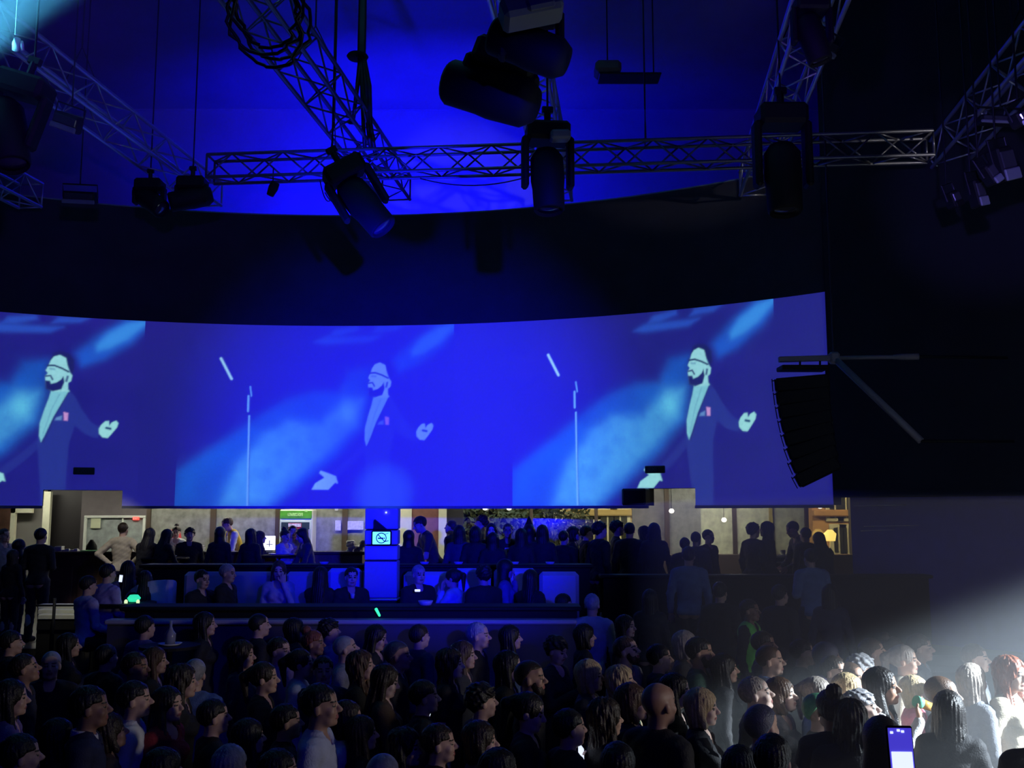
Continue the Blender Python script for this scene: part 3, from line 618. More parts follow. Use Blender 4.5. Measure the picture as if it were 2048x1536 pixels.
# green glow items
def glow_stick(px, py, px2, py2, Y, lab, colr=(.05, .9, .35), r=.018, e=1.1):
    a, b = P(px, py, Y), P(px2, py2, Y); o = obj('glow_stick', MB().tube([a, a+(b-a)*.1, a+(b-a)*.9, b], [r*.5, r, r*.8, r*.3], 8), mat('glow_%d%d' % (colr[0]*100, colr[2]*100), colr, .4, emit=colr, estr=e), None, True); return tag(o, lab, 'glow stick')
glow_stick(751, 1216, 760, 1233, 11.55, 'green glowing stick held up in front of the pillar base')
c = P(268, 1196, 13.2)
tag(obj('glowing_glass', MB().lathe([(.001, 0), (.06, .005), (.085, .05), (.05, .09), (.001, .095)], (c.x, 13.2, c.z-.05)), mat('mint_glow', (.1, .9, .6), .3, emit=(.03, .75, .38), estr=1.0), None, True), 'mint green glowing bowl glass on the table at the left', 'glass')
tag(obj('round_table', MB().lathe([(.03, -(c.z-.05-T1)), (.25, -(c.z-.05-T1)), (.03, -(c.z-.09-T1)), (.03, -.04), (.38, -.04), (.38, 0), (.001, 0)], (c.x-.1, 13.2, c.z-.055), n=20), M_black), 'small dark round table under the green glowing glass', 'table')
for px, py, lab in ((252, 1201, 'tiny bright candle light left of the green glowing glass'), (276, 1201, 'tiny bright candle light right of the green glowing glass')):
    q = P(px, py, 13.05); tag(obj('candle', MB().lathe([(.001, 0), (.02, 0), (.022, .03), (.012, .045), (.001, .05)], (q.x, 13.05, c.z-.055)), mat('candle_glow', (.9, 1, .6), .4, emit=(.75, 1, .5), estr=1.0)), lab, 'candle')
# shisha bottle on a table in the crowd
c = P(340, 1290, 10.4); zt = c.z
sh = empty('serving_bottle', (c.x, 10.4, zt), 'pale bottle standing on a dish in the dark crowd at left', 'bottle')
obj('bottle', MB().lathe([(.001, 0), (.05, 0), (.055, .1), (.03, .13), (.014, .17), (.014, .23), (.001, .23)], (c.x, 10.4, zt+.012)), mat('bottle_pale', (.3, .3, .36), .25), sh, True)
obj('dish', MB().lathe([(.001, 0), (.09, 0), (.12, .02), (.09, .012), (.001, .01)], (c.x, 10.4, zt)), M_tray, sh, True)
t = empty('standing_table', (c.x, 10.4, 0), 'dark standing table carrying the bottle in the crowd at left', 'table')
obj('tabletop', MB().lathe([(.001, 0), (.3, 0), (.3, .03), (.001, .03)], (c.x, 10.4, zt-.03), n=24), M_black, t); rod('stem', (c.x, 10.4, 0), (c.x, 10.4, zt-.03), .03, M_blackmetal, t); obj('foot', MB().lathe([(.001, 0), (.22, 0), (.2, .02), (.001, .03)], (c.x, 10.4, 0)), M_black, t)

# ================================================================== OUTSIDE the windows
M_fac = mat('cream_facade', (.5, .4, .2), .8, vary=.12, vscale=1.5, bump=.2, bscale=4)
struct('street_ground', MB().bx(-12, 30, 24.3, 48, -.2, .4), mat('paving', (.12, .12, .12), .8))
def building(x0, x1, y, h, px_list, label, m):
    e = empty('building', ((x0+x1)/2, y, .4), label, 'building')
    obj('wall', MB().bx(x0, x1, y, y+5, .4, h), m, e); obj('cornice', MB().rbox(((x0+x1)/2, y-.1, P(1200, 1020, y).z-.1), (x1-x0, .3, .22), .04), m, e)
    for px, py, w_, h_ in px_list:
        c = P(px, py, y)
        f = obj('window', MB().rbox((c.x, y-.04, c.z), (w_+.24, .12, h_+.24), .02), M_cream, e)
        obj('pane', MB().bx(c.x-w_/2, c.x-.03, y-.12, y-.1, c.z-h_/2, c.z+h_/2).bx(c.x+.03, c.x+w_/2, y-.12, y-.1, c.z-h_/2, c.z+h_/2), mat('night_pane', (.03, .035, .03), .2), f)
building(P(1128, 1050, 36).x, P(1268, 1050, 36).x, 36, 9, [(1145, 1054, .5, 1.1), (1172, 1054, .5, 1.1), (1215, 1054, .5, 1.1), (1240, 1054, .5, 1.1), (1158, 1030, 1.6, .12), (1158, 1092, .5, .7)], 'cream lit street building seen through the middle windows', M_fac)
building(P(1625, 1050, 33).x, P(1760, 1050, 33).x, 33, 9, [(1668, 1014, .35, .7), (1690, 1014, .35, .7), (1676, 1080, .32, .8), (1694, 1080, .32, .8)], 'orange lit street building in the far right window', mat('orange_facade', (.5, .3, .13), .8, vary=.15))
M_leaf = mat('tree_leaves', (.07, .1, .05), .8); M_trunk = mat('tree_trunk', (.08, .06, .04), .9)
def tree(px, Y, zc, r, lab, seed):
    q = random.Random(seed); x = P(px, 1050, Y).x; e = empty('tree', (x, Y, .4), lab, 'tree')
    tr_ = MB().tube([(x, Y, .4), (x+.05, Y, zc*.5), (x, Y, zc)], [.16, .11, .07])
    for k in range(5): a = q.uniform(0, 6.28); tr_.tube([(x, Y, zc*.6), (x+math.cos(a)*r*.6, Y+math.sin(a)*r*.6, zc+q.uniform(-.2, .5)*r)], [.06, .02], 5)
    obj('trunk', tr_, M_trunk, e); mb = MB()
    for k in range(1400):
        a, b_, u = q.uniform(0, 6.283), math.acos(q.uniform(-1, 1)), q.uniform(.35, 1)**.5*r
        c = Vector((x+u*math.sin(b_)*math.cos(a), Y+u*math.sin(b_)*math.sin(a), zc+u*math.cos(b_)*.8)); s_ = q.uniform(.05, .12)
        d1 = Vector((q.uniform(-1, 1), q.uniform(-1, 1), q.uniform(-1, 1))).normalized()*s_; d2 = d1.orthogonal().normalized()*s_*.55
        mb.add([c-d1, c+d2, c+d1, c-d2], [(0, 1, 2, 3)])
    tag(obj('foliage', mb, M_leaf, e), kind='stuff')
tree(955, 28, 2.5, 1.3, 'leafy tree outside the leftmost street window', 1); tree(1035, 27, 2.1, 1.1, 'leafy tree outside behind the glasses wearing person', 2)
tree(1100, 29, 2.6, 1.2, 'leafy tree left of the cream street building', 3)
def lamp_pt(name, loc, p, c, r=.2):
    l = bpy.data.lights.new(name, 'POINT'); l.energy = p; l.color = c; l.shadow_soft_size = r; o = bpy.data.objects.new(name, l); C.objects.link(o); o.location = loc
lamp_pt('street_light', (4.0, 30.5, 5.2), 1300, (1, .8, .45)); lamp_pt('street_light', (11.5, 29.0, 5.2), 900, (1, .72, .38)); lamp_pt('street_light', (-.5, 25.5, 4.6), 200, (.9, .9, 1))

# ================================================================== TRUSSES
def dirv(px=1270):
    d = Vector(((px-1024)/2016., 1, 0)); return d.normalized()
def truss(name, a, b, w_, h_, label, m=M_alu, seg=.5, r=.03, rb=.013, hang=True):
    a, b = Vector(a), Vector(b); d = (b-a).normalized(); s_ = d.cross(Vector((0, 0, 1))).normalized(); u = Vector((0, 0, 1))
    L = (b-a).length; n = int(L/seg); e = empty(name, a, label, 'truss')
    cor = [(-.5, 0), (.5, 0), (.5, 1), (-.5, 1)]
    pt = lambda k, t: a+d*t+s_*(cor[k][0]*w_)+u*(cor[k][1]*h_)
    for k in range(4): rod('chord', pt(k, 0), pt(k, L), r, m, e, 8)
    for f in range(4):
        k0, k1 = f, (f+1) % 4
        for i in range(n):
            p = (k0, k1) if (i+f) % 2 else (k1, k0)
            rod('brace', pt(p[0], i*L/n), pt(p[1], (i+1)*L/n), rb, m, e, 5)
    for t in (0, L):
        for k in range(4): rod('end_bar', pt(k, t), pt((k+1) % 4, t), rb*1.3, m, e, 5)
    if hang:
        for t in (L*.18, L*.62):
            q = a+d*t+u*h_
            rod('sling', pt(3, t), q+u*.5, .008, M_cable, e); rod('sling', pt(2, t), q+u*.5, .008, M_cable, e); rod('hoist_chain', q+u*.5, Vector((q.x, q.y, 12.89)), .012, M_cable, e)
    return e
ha, hb = P(420, 361, 13.9), P(1862, 326, 13.0)
hb.z = ha.z
truss('cross_truss', ha, hb, .3, .335, 'long aluminium truss running across the hall above the screen', m=M_alud, seg=.36, r=.024)
D = dirv()
TR = {}
for px, py, Y, L, w_, lab, key in ((60, 415, 17.0, 9.5, .42, 'truss cut by the left edge of the photo', 'l0'), (418, 412, 17.0, 11, .45, 'left truss with three purple lit tubes', 'l1'), (792, 400, 17.0, 12, .5, 'centre truss seen against the bright blue wall', 'c'), (1118, 402, 17.0, 12, .45, 'truss right of centre carrying the grey fixtures', 'r'), (1508, 390, 16.2, 11, .45, 'dark truss at the right with purple edges', 'r2'), (1880, 350, 15.0, 9, .45, 'dark truss in the top right corner', 'r3')):
    e_ = P(px, py, Y); s_ = e_-D*L; TR[key] = (s_, D)
    truss('roof_truss', s_, e_, w_, .42, lab, m=M_alud if key == 'c' else M_alu, seg=.5)
# ---- cables along centre truss and hoist
c = P(722, 112, 14.0); zc = 12.89
hs = empty('hoist_cable_bundle', c, 'dark cable bundle with a round plate dropping to the centre truss', 'cable')
for k, (ox, tx, ty) in enumerate(((0, 700, 245), (.015, 742, 300), (-.015, 748, 280), (.03, 752, 320), (0, 730, 300))):
    q = P(tx, ty, 14.2); obj('cable', MB().tube([(c.x+ox, 14, zc), (c.x+ox, 14, c.z), (c.x+ox*2+(q.x-c.x)*.3, 14.05, c.z-.45), ((c.x+q.x*2)/3, 14.1, c.z-1.0), q], [.03, .045, .035, .03, .03], 6), M_cable, hs, True)
obj('round_plate', MB().lathe([(.001, 0), (.14, 0), (.16, .03), (.14, .06), (.001, .07)], (c.x-.05, 14, c.z-.04)), M_black, hs, True)
# ---- coil of cables near the top
cc = P(535, 28, 8.6)
cl = empty('cable_coil', cc, 'loops of dark cable hung around the near end of the centre truss', 'cable')
for k in range(4):
    r_ = .30+.025*k; q = random.Random(k)
    tl = Euler((.5+q.uniform(-.2, .2), q.uniform(-.3, .3), q.uniform(-.4, .4))).to_matrix()
    obj('loop', MB().tube([cc+Vector((q.uniform(-.04, .04), .06*k-.1, 0))+tl@Vector((r_*math.cos(a*.15708), 0, r_*1.15*math.sin(a*.15708))) for a in range(40)], .017, 6, True), M_blackmetal, cl, True)

# ================================================================== LIGHT FIXTURES
M_lens = mat('lens_glass', (.05, .05, .06), .12, spec=.8)
def moving_head(base, head_dir, label, sc=1.0, base_rot=(0, 0, 0), m=M_black, mbase=None, arm=.3, to_truss=None):
    base = Vector(base); Rb = Euler(base_rot).to_matrix(); e = empty('moving_head_light', base, label, 'stage light')
    hd = Vector(head_dir).normalized(); dn = Rb@Vector((0, 0, -1)); sx = Rb@Vector((1, 0, 0)); pv = base+dn*(.08+arm)*sc
    obj('base', MB().rbox(base, (.38*sc, .28*sc, .17*sc), .03*sc, Rb), mbase or m, e)
    for s_ in (-1, 1):
        arm_c = base+sx*(.2*s_*sc)+dn*((.08+arm*.55)*sc); obj('yoke_arm', MB().rbox(arm_c, (.06*sc, .14*sc, (arm*.95+.14)*sc), .02*sc, Rb), m, e)
    hb_ = obj('head', MB().lathe([(.02*sc, -.27*sc), (.1*sc, -.27*sc), (.145*sc, -.2*sc), (.15*sc, 0), (.14*sc, .08*sc), (.135*sc, .28*sc), (.12*sc, .3*sc), (.11*sc, .26*sc), (.02*sc, .25*sc)], pv, hd, 20), m, e, True)
    obj('lens', MB().lathe([(.001, .262*sc), (.108*sc, .262*sc), (.1*sc, .275*sc), (.001, .285*sc)], pv, hd, 16), M_lens, hb_, True)
    top = base-dn*.09*sc; obj('clamp', MB().tube([top, top-dn*.12*sc], .03*sc).rbox(top-dn*.13*sc, (.1*sc, .05*sc, .06*sc), .01, Rb), M_blackmetal, e)
    t_ = top-dn*.12*sc; rod('hanger', t_, Vector((t_.x, t_.y, 12.89)), .012, M_blackmetal, e)
    return e
moving_head(P(688, 343, 12.6), (.62, -.1, -.75), 'large black moving head light under the crossing of the trusses', 1.45, (0, -.55, .2), arm=.27)
moving_head(P(1095, 268, 10.6), (.04, -.1, -1), 'black moving head with pale grey clamp hanging right of centre', 1.25, (0, 0, .1), arm=.34)
c = P(1120, 272, 10.42); tag(obj('grey_control_box', MB().rbox(c, (.22, .16, .11), .025, Euler((0, -.06, .1)).to_matrix()).rbox(c+Vector((-.05, .12, .02)), (.1, .2, .06), .01), M_grey), 'small pale grey box above the right of centre moving head', 'box')
moving_head(P(1062, 22, 6.6), (-.78, .1, .35), 'big near moving head with grey tilted base at the top', 1.0, (0, .0, 0), mbase=M_black, arm=.2)
c = P(1062, 22, 6.35); tag(obj('grey_ballast_case', MB().rbox(c, (.42, .2, .17), .03, Euler((-.3, -.28, .15)).to_matrix()).rbox(c+Vector((.06, -.09, .01)), (.2, .05, .1), .02, Euler((-.3, -.28, .15)).to_matrix()), M_grey), 'large grey tilted case at the top beside the right of centre truss', 'case')
moving_head(P(1010, 128, 7.6), (-.8, .2, .32), 'black barrel shaped stage light left of the right of centre truss', 1.35, (0, .35, 0), arm=.12)
moving_head(P(1562, 235, 11.5), (.0, -.1, -1), 'tall dark moving head hanging from the right truss', 1.5, arm=.42)
moving_head(P(50, 175, 9.5), (.3, -.2, -1), 'dark moving head near the top left corner', 1.3, (0, .3, 0))
moving_head(P(1622, 12, 8.5), (.3, 0, -1), 'dark stage light at the top of the right truss', .8)
moving_head(P(300, 372, 15.2), (.5, -.2, -.4), 'dark flat stage light under the left truss', 1.1, arm=.12)
moving_head(P(385, 368, 15.2), (-.6, -.2, -.2), 'dark stage light at the end of the left truss', 1.15, arm=.12)
def flood(px, py, Y, w_, h_, rot, label, m=M_grey, drop=.25):
    c = P(px, py, Y); Rr = Euler(rot).to_matrix(); e = empty('floodlight', c, label, 'stage light')
    obj('housing', MB().rbox(c, (w_, .16, h_), .02, Rr), M_black, e)
    obj('front_frame', MB().rbox(c+Rr@Vector((0, -.09, -h_*.34)), (w_*1.02, .03, h_*.34), .01, Rr), m, e)
    obj('lens', MB().rbox(c+Rr@Vector((0, -.085, .1*h_)), (w_*.9, .02, h_*.5), .01, Rr), M_lens, e)
    obj('bracket', MB().tube([c+Rr@Vector((-w_/2-.02, 0, 0)), c+Rr@Vector((-w_/2-.02, 0, h_*.5+.1)), c+Rr@Vector((w_/2+.02, 0, h_*.5+.1)), c+Rr@Vector((w_/2+.02, 0, 0))], .012, 6), M_blackmetal, e)
    t_ = c+Rr@Vector((0, 0, h_*.5+.1)); rod('hanger', t_, Vector((t_.x, t_.y, 12.89)), .01, M_blackmetal, e); return e
flood(136, 245, 11.5, .32, .2, (.3, .35, 0), 'black floodlight with blue lit lower edge below the left truss'); flood(161, 395, 14.5, .48, .18, (.3, .05, 0), 'wide floodlight with pale lower edge hanging low at the left')
flood(1952, 388, 10.5, .12, .3, (0, -.25, .3), 'narrow pale blue lit lamp in the upper right corner'); flood(2005, 330, 10, .22, .36, (0, -.3, .4), 'tall purple lit lamp in the upper right corner'); flood(1978, 350, 9.8, .1, .22, (0, -.6, .2), 'small lamp between the two lit lamps at upper right')
flood(1905, 400, 11.5, .12, .2, (0, -.4, .3), 'small dark lamp left of the lit lamps at upper right', M_black); flood(2052, 232, 9, .3, .14, (0, -.5, .2), 'lamp with bright edge cut by the right side of the photo', M_white)
flood(1640, 92, 9.5, .34, .16, (.2, .5, .2), 'purple lit floodlight beside the right truss')
flood(2000, 242, 11, .5, .1, (.1, .05, 0), 'dim wide lamp bar on the top right truss')
c = P(546, 362, 13.8)
sl = empty('small_spotlight', c, 'tiny dark lamp dangling under the cross truss', 'stage light'); obj('body', MB().lathe([(.001, -.1), (.05, -.1), (.07, .02), (.06, .1), (.001, .1)], c+Vector((0, 0, -.12)), (.4, 0, 1)), M_black, sl, True); rod('cable', c, c+Vector((0, 0, .2)), .01, M_cable, sl)
rod('cable', c+Vector((0, 0, 0)), c+Vector((0, 0, -.08)), .01, M_cable, sl)
c = P(33, 88, 9.5)
pd = empty('pendant_lamp', c, 'small white twin pendant lamp in the top left beam', 'lamp'); rod('cord', c+Vector((-.02, 0, .1)), Vector((c.x-.05, c.y, 12.89)), .004, M_alu, pd)
obj('shade', MB().lathe([(.001, -.07), (.03, -.07), (.04, 0), (.03, .06), (.001, .07)], c, (.1, 0, 1)), M_white, pd, True); obj('shade', MB().lathe([(.001, -.05), (.014, -.05), (.018, 0), (.014, .05), (.001, .05)], c+Vector((.06, 0, -.02)), (-.2, 0, 1)), M_white, pd, True)
c = P(1215, 140, 15.5)
cb_ = empty('ceiling_projector', c, 'dim brownish projector box under the ceiling right of centre', 'projector'); obj('case', MB().rbox(c, (.42, .4, .2), .05), mat('tan_plastic', (.16, .12, .1), .6), cb_)
obj('tray', MB().rbox(c+Vector((.35, 0, -.14)), (1.0, .4, .03), .01), M_blackmetal, cb_); rod('hanger', c+Vector((.75, 0, -.13)), Vector((c.x+.75, c.y, 12.89)), .012, M_blackmetal, cb_); rod('hanger', c+Vector((0, 0, .1)), Vector((c.x, c.y, 12.89)), .012, M_blackmetal, cb_)
# cables draped under the cross truss
for (x0_, y0_, x1_, y1_, sag, Y), lab in zip(((840, 357, 1060, 352, .12, 13.6), (640, 362, 672, 375, .25, 13.8), (700, 372, 650, 385, .2, 14)), ('thin cable sagging under the cross truss right of centre', 'thin cable loop left of the large moving head', 'thin cable loop below the large moving head')):
    a, b = P(x0_, y0_, Y), P(x1_, y1_, Y); tag(obj('hanging_cable', MB().tube([a+(b-a)*t/10+Vector((0, 0, -4*sag*(t/10)*(1-t/10))) for t in range(11)], .009, 5), M_cable, None, True), lab, 'cable')

# ================================================================== LINE ARRAY on its boom
YA = 13.2
la = empty('line_array_speaker', P(1610, 735, YA), 'black curved column of loudspeakers in front of the screen end', 'speaker')
N = 8
for k in range(N):
    t = (k+.5)/N; x = 1606+34*t**1.6; y = 757+(956-757)*t; ang = math.radians(2+26*t**1.3)
    c = P(x, y, YA); Rr = Matrix.Rotation(math.radians(-18), 3, 'Z')@Matrix.Rotation(-ang, 3, 'Y')
    wdt = .68-.12*t
    cbx = obj('cabinet', MB().rbox(c, (wdt, .5, .172), .012, Rr), M_black, la)
    obj('grille', MB().rbox(c+Rr@Vector((-wdt/2-.012, 0, 0)), (.02, .46, .15), .004, Rr), M_blackmetal, cbx)
    obj('rigging_bar', MB().rbox(c+Rr@Vector((-wdt/2-.05, -.2, 0)), (.012, .03, .17), .004, Rr).rbox(c+Rr@Vector((-wdt/2-.03, -.2, .06)), (.05, .02, .015), .004, Rr), M_blackmetal, cbx)
obj('bumper_frame', MB().rbox(P(1605, 737, YA), (.62, .3, .06), .01).rbox(P(1655, 755, YA), (.05, .05, .28), .01), M_black, la)
rod('shackle', P(1600, 735, YA), P(1600, 720, YA), .015, M_blackmetal, la); rod('shackle', P(1640, 735, YA), P(1640, 720, YA), .015, M_blackmetal, la)
M_boom = mat('boom_grey', (.2, .19, .2), .5)
bm = empty('speaker_boom', P(1668, 716, YA), 'grey boom arms holding the loudspeaker column off the dark wall', 'boom')
j = P(1668, 716, YA)
obj('bar', MB().rbox((P(1557, 719, YA)+j)/2, (j.x-P(1557, 719, YA).x, .07, .075), .01, Euler((0, -.03, 0)).to_matrix()), M_boom, bm)
w1, w2 = P(1838, 713, 12.89), P(1842, 882, 12.4)
obj('joint', MB().rbox(j, (.14, .12, .16), .03), M_boom, bm)
rod('arm', j, w1, .028, M_boom, bm, 10); obj('arm_sleeve', MB().tube([w1+(j-w1)*.3, w1+(j-w1)*.2, w1], [.03, .045, .045], 10), M_boom, bm, True)
rod('arm', j, w2, .045, M_boom, bm, 10); rod('wall_stay', w1, w1+Vector((1.2, .1, 0)), .02, M_black, bm); rod('wall_stay', w2, w2+Vector((1.2, .1, 0)), .02, M_black, bm)
rod('chain', j, Vector((j.x, j.y, 12.89)), .012, M_cable, bm)

# ================================================================== HAZE in the beams
def haze(name, x0, x1, y0, y1, z0, z1, dens, lab):
    m = bpy.data.materials.new(name+'_material'); m.use_nodes = True; nt = m.node_tree; nt.nodes.remove(nt.nodes['Principled BSDF'])
    v = nt.nodes.new('ShaderNodeVolumeScatter'); v.inputs['Color'].default_value = (.9, .95, 1, 1); v.inputs['Anisotropy'].default_value = .2
    v.inputs['Density'].default_value = dens
    nt.links.new(v.outputs[0], nt.nodes['Material Output'].inputs['Volume'])
    o = obj(name, MB().bx(x0, x1, y0, y1, z0, z1), m); tag(o, lab, 'haze', kind='stuff'); return o
haze('stage_haze', 1.2, 12.0, 4.2, 10.6, .02, 2.95, .075, 'pale haze lit by the white beam over the right crowd')
haze('ceiling_haze', -9.5, -3.5, 7.6, 11, 6.8, 12.0, .09, 'haze lit by the cyan beam in the top left corner')
# ================================================================== PEOPLE: smooth distance-field bodies turned into one mesh each
class Fld:
    def __init__(s, lo, hi, h):
        s.lo = np.array(lo, np.float32); s.h = h; s.n = np.ceil((np.array(hi)-s.lo)/h).astype(int)+1
        s.ax = [s.lo[i]+h*np.arange(s.n[i], dtype=np.float32) for i in range(3)]; s.F = np.full(s.n, .5, np.float32)
    def sl(s, c, rad):
        r = []
        for i in range(3):
            a = max(0, int((c[i]-rad[i]-s.lo[i])/s.h)); b = min(s.n[i], int((c[i]+rad[i]-s.lo[i])/s.h)+2); r.append(slice(a, max(a, b)))
        return tuple(r)
    def put(s, fn, c, rad, k, op='u'):
        sl = s.sl(c, rad); A = s.F[sl]
        if A.size == 0: return
        x = s.ax[0][sl[0]][:, None, None]; y = s.ax[1][sl[1]][None, :, None]; z = s.ax[2][sl[2]][None, None, :]
        B = fn(x, y, z)
        if op == 'u':
            if k > 0: h = np.clip(.5+.5*(A-B)/k, 0, 1); s.F[sl] = A+(B-A)*h-k*h*(1-h)
            else: s.F[sl] = np.minimum(A, B)
        elif op == 's':
            B = -B
            if k > 0: h = np.clip(.5-.5*(A-B)/k, 0, 1); s.F[sl] = A+(B-A)*h+k*h*(1-h)
            else: s.F[sl] = np.maximum(A, B)
    def cap(s, a, b, ra, rb, k=.02, op='u'):
        a = np.array(a, float); b = np.array(b, float); d = b-a; L2 = max(1e-9, d@d); m = max(ra, rb)+k+.02
        def fn(x, y, z):
            t = np.clip(((x-a[0])*d[0]+(y-a[1])*d[1]+(z-a[2])*d[2])/L2, 0, 1)
            return np.sqrt((x-a[0]-d[0]*t)**2+(y-a[1]-d[1]*t)**2+(z-a[2]-d[2]*t)**2)-(ra+(rb-ra)*t)
        s.put(fn, (a+b)/2, np.abs(d)/2+m, k, op)
    def ell(s, c, r, k=.02, op='u', Rm=None, o=(0, 0, 0), inf=0):
        c = np.array(c, float); r = np.array(r, float)+inf
        if Rm is not None: c = np.array(o)+Rm@c; RT = Rm.T
        else: RT = np.eye(3)
        def fn(x, y, z):
            X, Y, Z = x-c[0], y-c[1], z-c[2]
            q = [RT[i, 0]*X+RT[i, 1]*Y+RT[i, 2]*Z for i in range(3)]
            k0 = np.sqrt((q[0]/r[0])**2+(q[1]/r[1])**2+(q[2]/r[2])**2); k1 = np.sqrt((q[0]/r[0]**2)**2+(q[1]/r[1]**2)**2+(q[2]/r[2]**2)**2)
            return k0*(k0-1)/(k1+1e-6)
        s.put(fn, c, np.full(3, r.max()+k+.02), k, op)
    def plane(s, p, n):                              # keep the side n points to
        p = np.array(p); n = np.array(n)/np.linalg.norm(n)
        x, y, z = s.ax[0][:, None, None], s.ax[1][None, :, None], s.ax[2][None, None, :]
        s.F = np.maximum(s.F, -((x-p[0])*n[0]+(y-p[1])*n[1]+(z-p[2])*n[2]))
    def mesh(s):
        F = s.F; I = F < 0; nx, ny, nz = s.n
        cnt = np.zeros((nx-1, ny-1, nz-1), np.uint8)
        for a in (0, 1):
            for b in (0, 1):
                for c in (0, 1): cnt += I[a:nx-1+a, b:ny-1+b, c:nz-1+c]
        act = (cnt > 0) & (cnt < 8); idx = np.full(act.shape, -1, np.int32); cells = np.argwhere(act); idx[act] = np.arange(len(cells))
        acc = np.zeros((len(cells), 3)); num = np.zeros(len(cells)); cor = [(a, b, c) for a in (0, 1) for b in (0, 1) for c in (0, 1)]
        for p in cor:
            for ax in range(3):
                if p[ax]: continue
                q = list(p); q[ax] = 1
                f0 = F[cells[:, 0]+p[0], cells[:, 1]+p[1], cells[:, 2]+p[2]]; f1 = F[cells[:, 0]+q[0], cells[:, 1]+q[1], cells[:, 2]+q[2]]
                m = (f0 < 0) != (f1 < 0); t = np.where(m, f0/(f0-f1+1e-12*(f0 == f1)), 0)
                pos = np.tile(np.array(p, float), (len(cells), 1)); pos[:, ax] = t
                acc[m] += pos[m]; num[m] += 1
        v = s.lo+(cells+acc/num[:, None])*s.h; quads = []
        for ax in range(3):
            b, c = [(1, 2), (2, 0), (0, 1)][ax]
            A = [slice(None)]*3; B = [slice(None)]*3; A[ax] = slice(0, -1); B[ax] = slice(1, None)
            ch = I[tuple(A)] != I[tuple(B)]; e = np.argwhere(ch); ok = (e[:, b] > 0) & (e[:, c] > 0) & (e[:, b] < s.n[b]-1) & (e[:, c] < s.n[c]-1); e = e[ok]
            flip = I[e[:, 0], e[:, 1], e[:, 2]]
            def ci(db, dc):
                g = e.copy(); g[:, b] += db; g[:, c] += dc; return idx[g[:, 0], g[:, 1], g[:, 2]]
            q = np.stack([ci(-1, -1), ci(0, -1), ci(0, 0), ci(-1, 0)], 1); q[~flip] = q[~flip][:, ::-1]; quads.append(q)
        return v, np.concatenate(quads)
def np_mesh(name, v, q, mats, midx=None):
    me = bpy.data.meshes.new(name); me.vertices.add(len(v)); me.vertices.foreach_set('co', np.ascontiguousarray(v, np.float32).ravel())
    me.loops.add(q.size); me.loops.foreach_set('vertex_index', q.astype(np.int32).ravel()); me.polygons.add(len(q))
    me.polygons.foreach_set('loop_start', np.arange(0, q.size, 4, dtype=np.int32)); me.polygons.foreach_set('loop_total', np.full(len(q), 4, np.int32))
    me.update(calc_edges=True); me.polygons.foreach_set('use_smooth', np.ones(len(q), bool))
    for m in mats: me.materials.append(m)
    if midx is not None: me.polygons.foreach_set('material_index', midx.astype(np.int32))
    me.update(); return me
def rotm(pitch=0, yaw=0, roll=0):                    # head turn: pitch up +, yaw left +
    return np.array(Euler((math.radians(-pitch), math.radians(roll), math.radians(yaw)), 'XYZ').to_matrix())
V = lambda *a: np.array(a, float)
